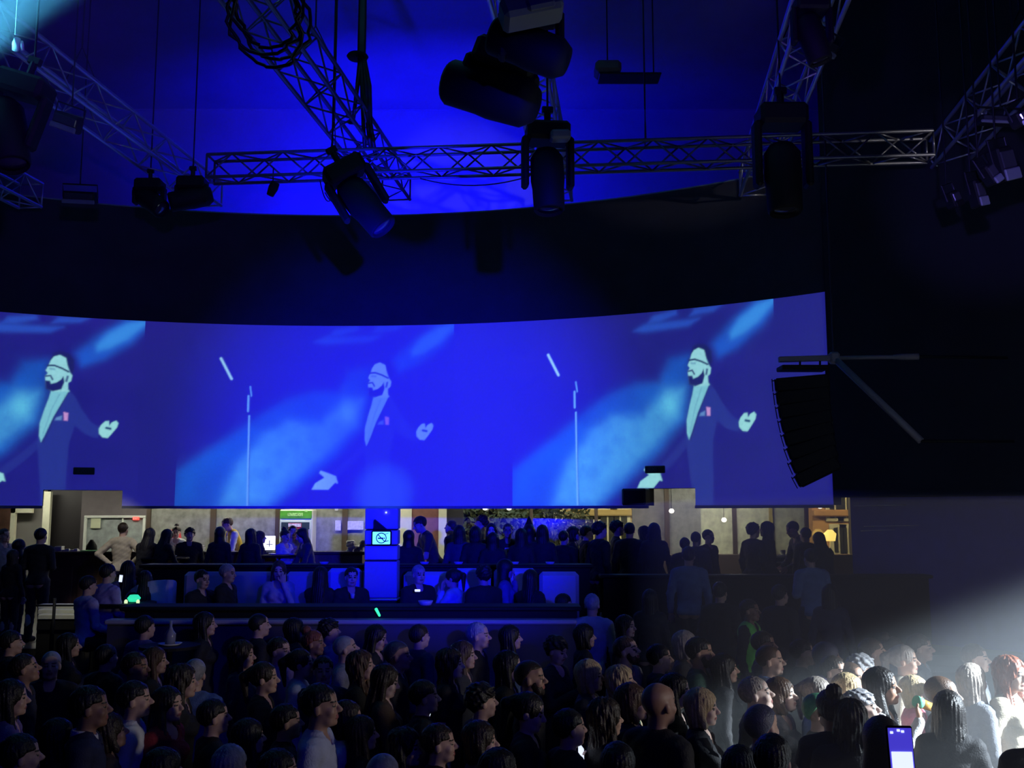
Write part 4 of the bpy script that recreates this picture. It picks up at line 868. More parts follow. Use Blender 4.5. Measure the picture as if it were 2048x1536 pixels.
def make_pose(fem=False, pitch=6, yaw=0, roll=0, lean=0, sit=False, armR='down', armL='down'):
    sw = .155 if fem else .18
    J = dict(pel=V(0, .01, .95), abd=V(0, 0, 1.11), chest=V(0, .005, 1.29), nb=V(0, .02, 1.45), nt=V(0, -.002, 1.56), hc=V(0, -.01, 1.637))
    for s, sg, arm in (('R', -1, armR), ('L', 1, armL)):
        J['sh'+s] = V(sg*sw, .012, 1.415)
        el, wr, hd = {'down': (V(.245, .04, 1.14), V(.25, -.03, .9), V(0, -.15, -1)),
            'front': (V(.24, .03, 1.16), V(.06, -.24, 1.14), V(-.5, -.6, .5)),
            'phone': (V(.22, -.06, 1.15), V(.1, -.3, 1.3), V(-.1, -.45, .9)),
            'drink': (V(.25, -.16, 1.2), V(.1, -.26, 1.46), V(-.35, .1, .95)),
            'hips': (V(.40, .1, 1.2), V(.2, .03, 1.03), V(-.8, -.3, -.5)),
            'up': (V(.24, -.26, 1.5), V(.1, -.34, 1.76), V(-.1, -.15, .97)),
            'hold': (V(.22, -.2, 1.22), V(.09, -.38, 1.42), V(-.1, -.1, .98)),
            'bar': (V(.25, -.16, 1.17), V(.12, -.38, 1.13), V(-.3, -.9, 0)),
            'face': (V(.2, -.16, 1.2), V(.07, -.13, 1.47), V(-.1, .05, 1)),
            'cross': (V(.23, -.02, 1.15), V(-.08, -.19, 1.2), V(-1, -.1, .1)),
            'lap': (V(.22, -.02, 1.14), V(.14, -.3, 1.02), V(-.3, -.9, -.1))}[arm]
        J['el'+s] = el*V(sg*(.93 if fem else 1), 1, 1); J['wr'+s] = wr*V(sg, 1, 1); J['hd'+s] = hd*V(sg, 1, 1)/np.linalg.norm(hd)
        J['hip'+s] = V(sg*.09, .01, .92); J['kn'+s] = V(sg*.1, -.01, .5); J['an'+s] = V(sg*.105, .02, .09); J['to'+s] = V(sg*.12, -.14, .03)
    J['R'] = rotm(pitch, yaw, roll)
    if sit:
        dz = V(0, 0, -.42)
        for k in list(J):
            if k not in ('R', 'hdR', 'hdL') and k[:2] not in ('kn', 'an', 'to'): J[k] = J[k]+dz
        for s, sg in (('R', -1), ('L', 1)): J['kn'+s] = V(sg*.13, -.43, .5); J['an'+s] = V(sg*.13, -.42, .09); J['to'+s] = V(sg*.14, -.58, .03)
    if lean:
        M = np.array(Matrix.Rotation(math.radians(lean), 3, 'X')); o = J['pel'].copy()
        for k in list(J):
            if k in ('R', 'hdR', 'hdL'): J[k] = M@J[k]
            elif k[:3] not in ('pel', 'hip') and k[:2] not in ('kn', 'an', 'to'): J[k] = o+M@(J[k]-o)
    J['fem'] = fem; J['M'] = np.array(Matrix.Rotation(math.radians(lean), 3, 'X')); return J
def bounds_of(J, pad=.2):
    P_ = np.array([J[k] for k in J if isinstance(J[k], np.ndarray) and J[k].shape == (3,) and not k.startswith('hd')]); return P_.min(0)-pad, P_.max(0)+pad
def torso(f, J, inf=0):
    fem = J['fem']; M = J['M']; c0 = J['pel']
    f.ell(J['chest']*0, (.15 if fem else .168, .1, .19), .05, Rm=M, o=J['chest'], inf=inf)
    f.ell(V(0, 0, 0), (.118 if fem else .14, .088, .16), .06, Rm=M, o=J['abd'], inf=inf)
    f.ell(V(0, 0, 0), (.168 if fem else .158, .112, .13), .05, Rm=M, o=J['pel'], inf=inf)
    f.cap(J['shR']*.86+J['shL']*.14, J['shL']*.86+J['shR']*.14, .06+inf, .06+inf, .05)
    f.cap(J['nb']+M@V(0, .0, -.02), J['shR']*.7+J['shL']*.3+M@V(0, 0, .02), .05+inf, .045+inf, .05); f.cap(J['nb']+M@V(0, 0, -.02), J['shL']*.7+J['shR']*.3+M@V(0, 0, .02), .05+inf, .045+inf, .05)
    if fem:
        for sg in (-1, 1): f.ell(V(sg*.07, -.085, .01), (.06, .055, .06), .03, Rm=M, o=J['chest'], inf=inf*.7)
    for sg in (-1, 1): f.ell(V(sg*.07, .075, -.03), (.075, .07, .08), .04, Rm=M, o=J['pel'], inf=inf*.8)
def limbs(f, J, inf=0, arms=1.0, legs=False):
    fm = .88 if J['fem'] else 1
    for s in 'RL':
        sh, el, wr = J['sh'+s], J['el'+s], J['wr'+s]
        f.cap(sh, el if arms > .5 else sh+(el-sh)*.65, .054*fm+inf, .039*fm+inf*(1 if arms > .5 else 1.4), .035)
        if arms >= 1: f.cap(el, wr, .039*fm+inf, .027*fm+inf, .02)
        if legs:
            f.cap(J['hip'+s], J['kn'+s], .09+inf, .056+inf, .04); f.cap(J['kn'+s], J['an'+s]+V(0, .01, .0), .055+inf, .036+inf, .02); f.ell(J['kn'+s]*.6+J['an'+s]*.4+V(0, .03, 0), (.048, .05, .12), .03, inf=inf)
def body_mesh(J, name):
    lo, hi = bounds_of(J); lo[2] = -.03; hi[2] = J['hc'][2]+.17; f = Fld(lo, hi, .0088)
    torso(f, J); limbs(f, J, 0, 1, True)
    for s, sg in (('R', -1), ('L', 1)):
        f.cap(J['an'+s], J['to'+s], .042, .03, .03); f.ell(J['an'+s]+V(0, .03, -.045), (.035, .04, .04), .02)
        W, d = J['wr'+s], J['hd'+s]; nrm = np.cross(d, V(0, 0, 1) if abs(d[2]) < .8 else V(1, 0, 0)); nrm /= np.linalg.norm(nrm)
        side = np.cross(nrm, d); 
        if side[1] > .2 and abs(d[2]) > .7: side = -side
        Rh = np.stack([side, nrm, d], 1)
        f.ell(V(0, 0, .05), (.041, .017, .056), .012, Rm=Rh, o=W)
        for i in range(4):
            o0 = W+side*(-.03+.02*i)+d*.085; L = [.062, .074, .07, .055][i]; sp_ = side*(-.012+.008*i)
            m_ = o0+d*L*.5+sp_*.6+nrm*sg*.006; f.cap(o0-d*.02, m_, .0095, .0085, .004); f.cap(m_, m_+(d*.8+nrm*sg*.6)*L*.5+sp_*.4, .0085, .007, .004)
        tb = W+d*.03-side*.03; f.cap(tb, tb-side*.03+d*.03, .013, .0115, .01); f.cap(tb-side*.03+d*.03, tb-side*.034+d*.062+nrm*sg*.01, .011, .009, .004)
    f.cap(J['nb'], J['nt'], .058 if not J['fem'] else .05, .052 if not J['fem'] else .044, .03)
    Rm, o = J['R'], J['hc']; hp = lambda *a: o+Rm@V(*a)
    f.cap(J['nt'], hp(0, .02, -.03), .05 if not J['fem'] else .044, .05, .02)
    f.ell(V(0, .014, .03), (.076, .097, .088), .02, Rm=Rm, o=o); f.ell(V(0, -.028, -.04), (.06, .062, .072), .03, Rm=Rm, o=o)
    f.cap(hp(-.03, -.045, -.085), hp(.03, -.045, -.085), .026, .026, .02); f.cap(hp(0, -.066, -.095), hp(0, -.07, -.098), .02, .018, .02)
    f.ell(V(0, -.06, .045), (.055, .03, .04), .02, Rm=Rm, o=o)
    f.cap(hp(-.034, -.08, .018), hp(.034, -.08, .018), .012, .012, .015)
    for sg in (-1, 1):
        f.ell(V(sg*.031, -.1, -.002), (.02, .018, .014), .012, 's', Rm, o); f.ell(V(sg*.031, -.076, -.003), (.0145, .0145, .0125), .003, Rm=Rm, o=o)
        f.ell(V(sg*.04, -.062, -.035), (.024, .022, .024), .02, Rm=Rm, o=o)
        f.ell(V(sg*.076, .012, -.012), (.011, .019, .031), .008, Rm=Rm, o=o)
    f.cap(hp(0, -.086, .008), hp(0, -.113, -.03), .0095, .0135, .01); f.ell(V(0, -.1, -.036), (.019, .013, .009), .008, Rm=Rm, o=o)
    f.cap(hp(-.019, -.086, -.06), hp(.019, -.086, -.06), .0085, .0085, .006); f.cap(hp(-.015, -.086, -.071), hp(.015, -.086, -.071), .0095, .0095, .004)
    v, q = f.mesh(); c = v[q].mean(1); L = (c-o)@Rm; mi = np.zeros(len(q))
    ax = np.abs(L[:, 0])
    mi[(L[:, 1] < -.06) & (np.abs(ax-.031) < .015) & (np.abs(L[:, 2]+.003) < .0075)] = 1
    mi[(L[:, 1] < -.06) & (np.abs(ax-.032) < .02) & (np.abs(L[:, 2]-.024) < .005)] = 1
    mi[(L[:, 1] < -.085) & (ax < .024) & (np.abs(L[:, 2]+.066) < .009)] = 2
    return np_mesh(name, v, q, [M_skin[0], mat('eye_brow_dark', (.012, .01, .01), .5), mat('lip_tone', (.35, .1, .09), .5)], mi)
def fold(x, y, z, a=.0035): return a*(np.sin(z*46+x*21+np.sin(y*30)*1.3)*np.sin(x*37-z*14)+.6*np.sin(z*90+x*60+y*40))
def top_mesh(J, name, sleeve):
    lo, hi = bounds_of(J, .16); lo[2] = J['pel'][2]-.2; hi[2] = J['nt'][2]+.03; f = Fld(lo, hi, .014)
    torso(f, J, .017); limbs(f, J, .013, sleeve)
    f.cap(J['nb']-V(0, .0, .03), J['nb']+J['M']@V(0, -.01, .01), .066, .066, .03)
    x, y, z = f.ax[0][:, None, None], f.ax[1][None, :, None], f.ax[2][None, None, :]; f.F = (f.F+fold(x, y, z)).astype(np.float32)
    f.cap(J['nb']+J['M']@V(0, -.07, .0), J['nb']+J['M']@V(0, -.035, .2), .045 if not J['fem'] else .062, .07, .01, 's')
    f.plane(J['pel']-V(0, 0, .06), (0, 0, 1))
    if sleeve >= 1:
        for s in 'RL':
            c = J['wr'+s]+J['hd'+s]*.03; f.cap(c+J['hd'+s]*.03, c+J['hd'+s]*.14, .05, .06, .0, 's')
    v, q = f.mesh(); return np_mesh(name, v, q, [MATS['matte_black']])
def leg_mesh(J, name):
    lo, hi = bounds_of(J, .15); lo[2] = 0; hi[2] = J['pel'][2]+.16; f = Fld(lo, hi, .018); M = J['M']
    f.ell(V(0, 0, 0), (.172, .124, .13), .05, Rm=M, o=J['pel'])
    for s in 'RL': f.cap(J['hip'+s], J['kn'+s], .105, .074, .04); f.cap(J['kn'+s], J['an'+s], .07, .062, .02)
    x, y, z = f.ax[0][:, None, None], f.ax[1][None, :, None], f.ax[2][None, None, :]; f.F = (f.F+fold(x, y, z, .004)).astype(np.float32)
    f.plane((0, 0, .07), (0, 0, 1)); f.plane(J['pel']+V(0, 0, .09), (0, 0, -1))
    v, q = f.mesh(); return np_mesh(name, v, q, [MATS['matte_black']])
def shoe_mesh(J, s, name):
    f = Fld(J['to'+s]*.5+J['an'+s]*.5-V(.09, .19, .12), J['to'+s]*.5+J['an'+s]*.5+V(.09, .19, .12), .012)
    f.cap(J['an'+s]-V(0, 0, .02), J['to'+s]+V(0, -.02, .01), .056, .042, .03); f.ell(J['an'+s]+V(0, .03, -.045), (.046, .055, .05), .02); f.plane((0, 0, .003), (0, 0, 1)); f.plane((0, 0, .13), (0, 0, -1))
    v, q = f.mesh(); return np_mesh(name, v, q, [MATS['matte_black']])
def hair_mesh(kind):
    f = Fld((-.17, -.17, -.5 if kind in ('long', 'wavy', 'hijab') else -.22), (.17, .22, .24), .0078); E_ = V(0, 0, 0)
    inf = {'short': .011, 'buzz': .006, 'long': .016, 'wavy': .02, 'bob': .018, 'pony': .012, 'bun': .013, 'curly': .024, 'cap': .013, 'hijab': .022, 'slick': .008}[kind]
    f.ell(V(0, .016, .034), (.077, .098, .088), 0, inf=inf)
    if kind in ('long', 'wavy'):
        f.ell(V(0, .06, -.12), (.092, .055, .19), .05); f.ell(V(0, .085, -.27), (.1, .035, .16), .05)
        for sg in (-1, 1): f.cap(V(sg*.075, .01, .0), V(sg*.088, -.005, -.2), .026, .03, .03); f.cap(V(sg*.088, -.005, -.2), V(sg*.085, -.05, -.36), .03, .018, .03)
    if kind == 'bob':
        f.ell(V(0, .05, -.06), (.095, .06, .11), .04)
        for sg in (-1, 1): f.cap(V(sg*.078, .01, .0), V(sg*.08, -.02, -.11), .026, .024, .03)
    if kind == 'pony': f.cap(V(0, .1, .07), V(0, .16, .03), .03, .034, .02); f.cap(V(0, .16, .03), V(0, .15, -.17), .036, .012, .02)
    if kind == 'bun': f.ell(V(0, .07, .135), (.05, .05, .045), .012)
    if kind == 'hijab': f.ell(V(0, .03, -.1), (.1, .09, .13), .04); f.ell(V(0, .02, -.22), (.15, .11, .1), .05)
    x, y, z = f.ax[0][:, None, None], f.ax[1][None, :, None], f.ax[2][None, None, :]
    th = np.arctan2(x, y-.01)
    if kind == 'curly': f.F = f.F+(.005*np.sin(x*97+y*61+2*np.sin(z*70))+.005*np.sin(y*113-z*83+2*np.sin(x*66))+.004*np.sin(z*131+x*49+1.5*np.sin(y*90))).astype(np.float32)
    elif kind == 'wavy': f.F = f.F+(.005*np.sin(z*45+np.sin(th*9)*1.5)+.004*np.sin(th*30)).astype(np.float32)
    elif kind not in ('cap', 'hijab', 'buzz'): f.F = f.F+(.0028*np.sin(th*26+z*8)+.002*np.sin(th*57)).astype(np.float32)
    f.F = f.F.astype(np.float32)
    if kind in ('cap',): f.cap(V(-.035, -.09, .06), V(.035, -.09, .06), .012, .012, .01); f.ell(V(0, -.115, .052), (.07, .06, .01), .012)
    # open the face
    if kind != 'hijab':
        top = {'short': .075, 'buzz': .07, 'slick': .085, 'long': .08, 'wavy': .07, 'bob': .06, 'pony': .085, 'bun': .085, 'curly': .06, 'cap': .045}[kind]
        f.ell(V(0, -.125, top-.125), (.078, .08, .125), .01, 's')
        f.ell(V(0, -.13, -.17), (.09, .1, .17), .01, 's')
    else: f.ell(V(0, -.13, -.02), (.058, .07, .085), .01, 's')
    if kind in ('short', 'buzz', 'pony', 'bun', 'slick', 'cap', 'curly'):
        if kind != 'pony':
            x, y, z = f.ax[0][:, None, None], f.ax[1][None, :, None], f.ax[2][None, None, :]
            f.F = np.maximum(f.F, -(z+.0+np.clip(y-.0, -.02, .2)*1.0-(.01 if kind != 'cap' else .05)+np.clip(y-.06, 0, 1)*.8)).astype(np.float32)
        for sg in (-1, 1): f.ell(V(sg*.09, .0, -.03), (.03, .03, .045), .008, 's')
    v, q = f.mesh(); return np_mesh('hair_'+kind, v, q, [MATS['matte_black']])
def beard_mesh():
    f = Fld((-.1, -.13, -.15), (.1, .04, .0), .0075); f.ell(V(0, -.028, -.04), (.062, .064, .074), 0, inf=.004); f.cap(V(-.03, -.048, -.088), V(.03, -.048, -.088), .031, .031, .02); f.cap(V(0, -.07, -.098), V(0, -.073, -.105), .024, .02, .015)
    f.ell(V(0, -.1, -.055), (.034, .04, .024), .006, 's'); f.plane((0, 0, -.028), (0, -.35, -1)); f.plane((0, .012, 0), (0, -1, 0))
    v, q = f.mesh(); return np_mesh('beard', v, q, [MATS['matte_black']])
M_skin = [mat('skin_light', (.62, .40, .30), .5, vary=.06), mat('skin_mid', (.45, .27, .19), .5, vary=.06), mat('skin_pale', (.72, .52, .43), .5, vary=.05), mat('skin_tan', (.33, .18, .12), .5, vary=.06)]
HC = {'black': (.012, .01, .01), 'dark': (.03, .02, .014), 'brown': (.08, .045, .028), 'blond': (.48, .36, .2), 'grey': (.3, .3, .32), 'red': (.2, .06, .03), 'cloth': (.05, .05, .1), 'green': (.12, .4, .2), 'light': (.35, .3, .26)}
TC = {'black': (.012, .012, .015), 'char': (.035, .035, .042), 'navy': (.02, .025, .07), 'blue': (.12, .2, .42), 'pale': (.5, .55, .7), 'white': (.72, .74, .76), 'grey': (.22, .23, .26), 'brown': (.08, .05, .035), 'red': (.3, .02, .03), 'green': (.02, .07, .05), 'hivis': (.25, .9, .12), 'cream': (.55, .48, .36), 'pink': (.55, .14, .2), 'yellow': (.75, .5, .06), 'purple': (.14, .1, .3), 'lav': (.4, .36, .62)}
def hmat(k): return mat('hair_'+k, HC[k], .42, bump=.3, bscale=120, vary=.25, vscale=30, spec=.4)
def tmat(k): return mat('cloth_'+k, TC[k], .8, bump=.25, bscale=90, vary=.12, vscale=12)
POSE = {
 'm': dict(pitch=6), 'mu': dict(pitch=16, yaw=8), 'mf': dict(armR='front', armL='front', pitch=4), 'mh': dict(armR='hips', armL='hips', pitch=2), 'ml': dict(lean=22, armR='bar', armL='bar', pitch=4),
 'ms': dict(sit=True, armR='lap', armL='lap', pitch=0), 'f': dict(fem=True, pitch=5), 'fu': dict(fem=True, pitch=15, yaw=-8), 'fp': dict(fem=True, armR='phone', armL='phone', pitch=-10), 'fd': dict(fem=True, armR='drink', pitch=8, armL='cross'),
 'fh': dict(fem=True, armR='hold', armL='down', pitch=2), 'fr': dict(fem=True, armR='up', armL='up', pitch=6), 'fs': dict(fem=True, sit=True, armR='lap', armL='face', pitch=-4), 'fl': dict(fem=True, lean=16, armR='bar', armL='bar', pitch=-2), 'fc': dict(fem=True, armR='front', armL='front', pitch=12), 'mc': dict(armR='cross', armL='cross', pitch=8)}
PM = {}
for k_, kw in POSE.items():
    J = make_pose(**kw); PM[k_] = dict(J=J, body=body_mesh(J, 'body_'+k_), long=top_mesh(J, 'top_long_'+k_, 1), short=top_mesh(J, 'top_short_'+k_, .4), leg=leg_mesh(J, 'legs_'+k_), shR=shoe_mesh(J, 'R', 'shoe_r_'+k_), shL=shoe_mesh(J, 'L', 'shoe_l_'+k_))
HM = {k_: hair_mesh(k_) for k_ in ('short', 'buzz', 'long', 'wavy', 'bob', 'pony', 'bun', 'curly', 'cap', 'hijab', 'slick')}
BM = beard_mesh()
# a collar, a vest and shirt front shared by those who wear them
def collar_mesh(J, name, m):
    c = J['nb']+J['M']@V(0, -.005, .015); mb = MB(); n = 18; R_ = []
    for i in range(n):
        a = 6.28318*i/n; R_.append(a)
    vs = []
    for a in R_:
        for rr_, zz_ in ((.066, .0), (.064, .055), (.074, .05), (.082, -.012)): vs.append(tuple(c+J['M']@V(rr_*math.sin(a), -rr_*1.02*math.cos(a), zz_-.035*max(0, math.cos(a)))))
    fs = [(i*4+k, ((i+1) % n)*4+k, ((i+1) % n)*4+(k+1) % 4, i*4+(k+1) % 4) for i in range(n) for k in range(4)]
    me = bpy.data.meshes.new(name); me.from_pydata(vs, [], fs); me.materials.append(m); me.polygons.foreach_set('use_smooth', [True]*len(fs)); return me
COL = {k_: collar_mesh(PM[k_]['J'], 'collar_'+k_, MATS['white_matt']) for k_ in PM}
def vest_mesh(k_):
    J = PM[k_]['J']; lo, hi = bounds_of(J, .16); lo[2] = J['pel'][2]-.1; hi[2] = J['nt'][2]; f = Fld(lo, hi, .014); torso(f, J, .03)
    f.cap(J['nb']+V(0, -.08, -.12), J['nb']+V(0, -.04, .2), .05, .1, .01, 's'); f.plane(J['pel']-V(0, 0, .05), (0, 0, 1))
    for s in 'RL':
        sg = -1 if s == 'R' else 1; f.plane(J['sh'+s]+V(sg*.015, 0, 0), (-sg, 0, 0))
    v, q = f.mesh(); return np_mesh('vest', v, q, [MATS['matte_black']])
NP = [0]
def person(x, y, z, h, pose, hair, hc, top, yaw, label, sleeve='long', skin=0, legs='black', beard=None, collar=None, vest=None, group=None):
    J = PM[pose]['J']; base = 1.29 if 's' == pose[-1:] and pose in ('ms', 'fs') else 1.757
    s = h/base if not J['M'][1, 2] else h/(J['hc'][2]+.12)
    e = empty('person', (x, y, z), label, 'person', group); e.rotation_euler = (0, 0, math.radians(yaw)); e.scale = (s, s, s); NP[0] += 1
    def ch(nm, me, m, M4=None):
        o = bpy.data.objects.new(nm, me); C.objects.link(o); o.parent = e
        if m: o.material_slots[0].link = 'OBJECT'; o.material_slots[0].material = m
        if M4 is not None: o.matrix_local = M4
        return o
    ch('body', PM[pose]['body'], M_skin[skin]); ch('top', PM[pose][sleeve], tmat(top)); ch('trousers', PM[pose]['leg'], tmat(legs)); ch('shoe', PM[pose]['shR'], M_black); ch('shoe', PM[pose]['shL'], M_black)
    T = Matrix.Translation(Vector(J['hc']))@Matrix(J['R'].tolist()).to_4x4()
    if hair: ch({'cap': 'cap', 'hijab': 'head_covering'}.get(hair, 'hair'), HM[hair], hmat(hc), T)
    if beard: ch('beard', BM, hmat(beard), T)
    if collar: ch('collar', COL[pose], tmat(collar))
    if vest:
        if ('v', pose) not in PM: PM[('v', pose)] = vest_mesh(pose)
        ch('vest', PM[('v', pose)], tmat(vest))
    e['_y'] = yaw; del e['_y']
    a = math.radians(yaw); Rz = Matrix.Rotation(a, 3, 'Z')
    return lambda k, off=(0, 0, 0): Vector((x, y, z))+Rz@(Vector(J[k])*s)+Rz@Vector(off)
# ================================================================== who stands where
def crowd(px, py, pose, hair, hc, top, yaw, label, h=1.72, **kw):
    if 50 < yaw < 105: yaw -= math.degrees(math.atan2(px-1024, 2000))*.9
    p = PZ(px, py, h)                                 # head top on the sight line at its own height above the hall floor
    J = PM[pose]['J']; off = Matrix.Rotation(math.radians(yaw), 3, 'Z')@Vector((J['hc'][0], J['hc'][1], 0))
    return person(p.x-off.x, p.y-off.y, 0, h, pose, hair, hc, top, yaw, label, **kw)
def at(px, py, Y, zf, pose, hair, hc, top, yaw, label, **kw):
    p = P(px, py, Y); J = PM[pose]['J']; off = Matrix.Rotation(math.radians(yaw), 3, 'Z')@Vector((J['hc'][0], J['hc'][1], 0))
    h = p.z-zf; return person(p.x-off.x, Y-off.y, zf, h, pose, hair, hc, top, yaw, label, **kw)
def stair(px, py, pose, hair, hc, top, yaw, label, h=1.72, **kw):
    best = None
    for k in range(300):
        Y = 11.2+k*.03; zf = 0 if Y < 11.5 else (min(6, int((Y-11.5)/.55)+1)*.15 if Y < 14.9 else .9)
        d = abs(P(px, py, Y).z-zf-h)
        if best is None or d < best[0]: best = (d, Y, zf)
    return at(px, py, best[1], best[2], pose, hair, hc, top, yaw, label, **kw)
G = {}
# ---- crowd, left part
crowd(25, 1362, 'f', 'long', 'black', 'purple', 85, 'long dark haired person in grey purple top at the left edge')
crowd(52, 1308, 'mu', 'slick', 'dark', 'char', 80, 'person with a high pale forehead near the left edge', skin=1)
crowd(103, 1304, 'm', 'buzz', 'grey', 'black', 20, 'person with shaved pale head looking down near the left edge', h=1.68)
crowd(183, 1374, 'm', 'short', 'black', 'navy', 88, 'large man in dark jacket over a white shirt collar at lower left', h=1.8, skin=3, collar='white')
crowd(222, 1428, 'fc', 'bob', 'dark', 'brown', 95, 'person in brown coat with hands raised beside the white collared man', h=1.6, skin=1)
crowd(272, 1364, 'm', 'short', 'black', 'white', 84, 'person in bright white shirt at lower left, face in profile', h=1.72)
crowd(338, 1376, 'f', 'long', 'black', 'red', 60, 'long haired woman in dark red top turned partly to the camera', h=1.66)
crowd(366, 1332, 'f', 'wavy', 'dark', 'black', 85, 'woman with wavy hair just behind the woman in dark red')
crowd(392, 1318, 'm', 'buzz', 'grey', 'blue', 175, 'person in blue grey hood seen from behind at lower left')
crowd(273, 1306, 'm', 'short', 'dark', 'char', 70, 'dim faced man above the person in bright white shirt', skin=3)
crowd(312, 1296, 'f', 'long', 'brown', 'black', 80, 'dim woman with long brown hair above the dark red top', h=1.66)
crowd(292, 1232, 'm', 'short', 'black', 'purple', 150, 'person in purple lit top standing by the parapet left end', h=1.76)
crowd(412, 1226, 'f', 'long', 'black', 'black', 82, 'tall long black haired woman by the parapet with pale hairband', h=1.78)
crowd(486, 1284, 'f', 'wavy', 'dark', 'navy', 75, 'woman with curly hair in navy in the dim left crowd')
crowd(520, 1228, 'm', 'buzz', 'black', 'black', 120, 'short haired person under the parapet ledge left of centre', h=1.78)
crowd(530, 1326, 'f', 'pony', 'dark', 'black', 82, 'ponytailed woman in dark low cut dress with bare shoulders', h=1.7, sleeve='short')
crowd(462, 1490, 'm', 'slick', 'grey', 'char', 165, 'grey haired head cut by the bottom edge at lower left', h=1.7)
crowd(430, 1400, 'm', 'short', 'black', 'black', 100, 'dark person hidden between the red top and the ponytailed woman', h=1.62)
crowd(120, 1440, 'f', 'long', 'black', 'black', 100, 'dark haired person left of the white collared man', h=1.58)
crowd(560, 1276, 'm', 'short', 'dark', 'purple', 60, 'faintly lit man behind the ponytailed woman')
crowd(628, 1262, 'f', 'bun', 'red', 'char', 75, 'reddish faced woman with hair bun in the middle rows', skin=3)
crowd(603, 1300, 'f', 'pony', 'dark', 'pale', 84, 'woman in pale blue white top with hair tied back', h=1.7)
crowd(647, 1314, 'm', 'short', 'black', 'navy', 15, 'man facing the camera right of the pale topped woman', h=1.66)
crowd(693, 1272, 'mu', 'buzz', 'grey', 'grey', 80, 'grey haired man in grey left of the woman looking down')
crowd(754, 1252, 'fp', 'long', 'black', 'black', 75, 'long haired woman looking down below the blue pillar', h=1.72)
crowd(724, 1304, 'fc', 'wavy', 'brown', 'black', 78, 'wavy brown haired woman with raised hands left of centre')
crowd(797, 1284, 'm', 'cap', 'cloth', 'black', 85, 'man in dark cap in profile under the pillar', h=1.76, skin=1)
pA = crowd(772, 1332, 'fp', 'long', 'dark', 'brown', 86, 'long straight haired woman looking at her lit phone', h=1.68, skin=2)
crowd(643, 1370, 'm', 'short', 'black', 'pale', 80, 'big dark haired man in pale blue shirt at the bottom', h=1.82, skin=1)
crowd(697, 1404, 'fc', 'bob', 'dark', 'white', 78, 'person in white top partly behind the big man in pale blue', h=1.62)
crowd(726, 1434, 'f', 'long', 'dark', 'black', 100, 'dark haired person right of the white topped person at the bottom', h=1.55)
crowd(812, 1460, 'f', 'wavy', 'black', 'navy', 70, 'wavy haired person below the lit phone', h=1.56)
crowd(880, 1450, 'm', 'short', 'dark', 'black', 88, 'dark person with reddish face low in the centre', h=1.6)
crowd(902, 1300, 'f', 'wavy', 'dark', 'black', 82, 'woman in black v neck with bright profile left of centre', h=1.72, skin=2, sleeve='short')
crowd(928, 1284, 'f', 'long', 'brown', 'char', 82, 'woman half hidden behind the black v neck woman', h=1.72)
crowd(957, 1246, 'm', 'slick', 'grey', 'black', 80, 'older grey haired man with pale collar in the middle', h=1.8, collar='cream')
crowd(1018, 1304, 'f', 'long', 'black', 'black', 85, 'black haired woman with thin bright face edge at centre', h=1.74, skin=2)
crowd(962, 1446, 'f', 'bob', 'dark', 'char', 85, 'bob haired person at the bottom centre', h=1.6)
crowd(768, 1508, 'm', 'buzz', 'grey', 'grey', 160, 'grey crown of a head at the bottom edge under the phone', h=1.66)
crowd(850, 1362, 'm', 'short', 'black', 'black', 95, 'black haired man in the dark gap left of the v neck woman', h=1.66)
crowd(575, 1410, 'm', 'short', 'black', 'black', 95, 'dark figure left of the big man in pale blue', h=1.6)
crowd(965, 1370, 'm', 'curly', 'black', 'black', 110, 'curly black haired figure in the dark centre', h=1.66)
crowd(500, 1440, 'f', 'long', 'black', 'black', 120, 'long haired dark figure above the grey haired head', h=1.56)
crowd(840, 1250, 'm', 'short', 'dark', 'navy', 130, 'short haired figure near the parapet right of the glow stick')
crowd(1022, 1252, 'f', 'long', 'black', 'blue', 100, 'woman in blue near the parapet right of centre')
crowd(590, 1238, 'f', 'bob', 'black', 'black', 120, 'bob haired figure under the parapet ledge left of centre')
crowd(660, 1240, 'm', 'curly', 'black', 'purple', 110, 'curly haired figure under the parapet left of the pillar')
crowd(215, 1290, 'm', 'short', 'black', 'black', 150, 'dark figure standing alone in the shade at left', h=1.66)
crowd(140, 1268, 'f', 'long', 'black', 'black', 110, 'long haired dark figure below the pale steps', h=1.66)
crowd(25, 1262, 'm', 'short', 'black', 'black', 100, 'dark figure at the left edge behind the crowd', h=1.7)
# ---- crowd, middle to right
crowd(1062, 1324, 'm', 'cap', 'dark', 'black', 82, 'man in dark cap looking right, centre right', h=1.76, skin=1, beard='dark')
crowd(1113, 1276, 'fp', 'curly', 'black', 'black', 60, 'curly haired woman looking down with patchy light on her face', h=1.7)
crowd(1180, 1322, 'f', 'bob', 'blond', 'char', 78, 'blond bob haired woman below the man in pale shirt', h=1.7)
crowd(1254, 1274, 'mu', 'short', 'brown', 'grey', 60, 'man tilting his face up above a grey collar', h=1.76, beard='brown', collar='grey')
crowd(1243, 1334, 'fc', 'wavy', 'blond', 'green', 76, 'wavy blond woman in dark green jacket with raised hand', h=1.68)
crowd(1371, 1264, 'f', 'bob', 'light', 'char', 82, 'light haired woman just behind the bearded man', h=1.74)
crowd(1400, 1276, 'mf', 'short', 'black', 'green', 84, 'bearded dark haired man in dark green shirt with hands clasped', h=1.8, skin=1, beard='black')
pB = crowd(1058, 1388, 'fp', 'pony', 'black', 'black', 84, 'woman with bright profile edge holding a glinting phone', h=1.7, skin=2)
crowd(1212, 1400, 'f', 'wavy', 'dark', 'black', 110, 'woman with streaky wavy dark hair seen half from behind', h=1.68)
crowd(1265, 1370, 'f', 'bob', 'brown', 'black', 84, 'brown bob haired woman with pale collar left of the bald man', h=1.7, collar='cream')
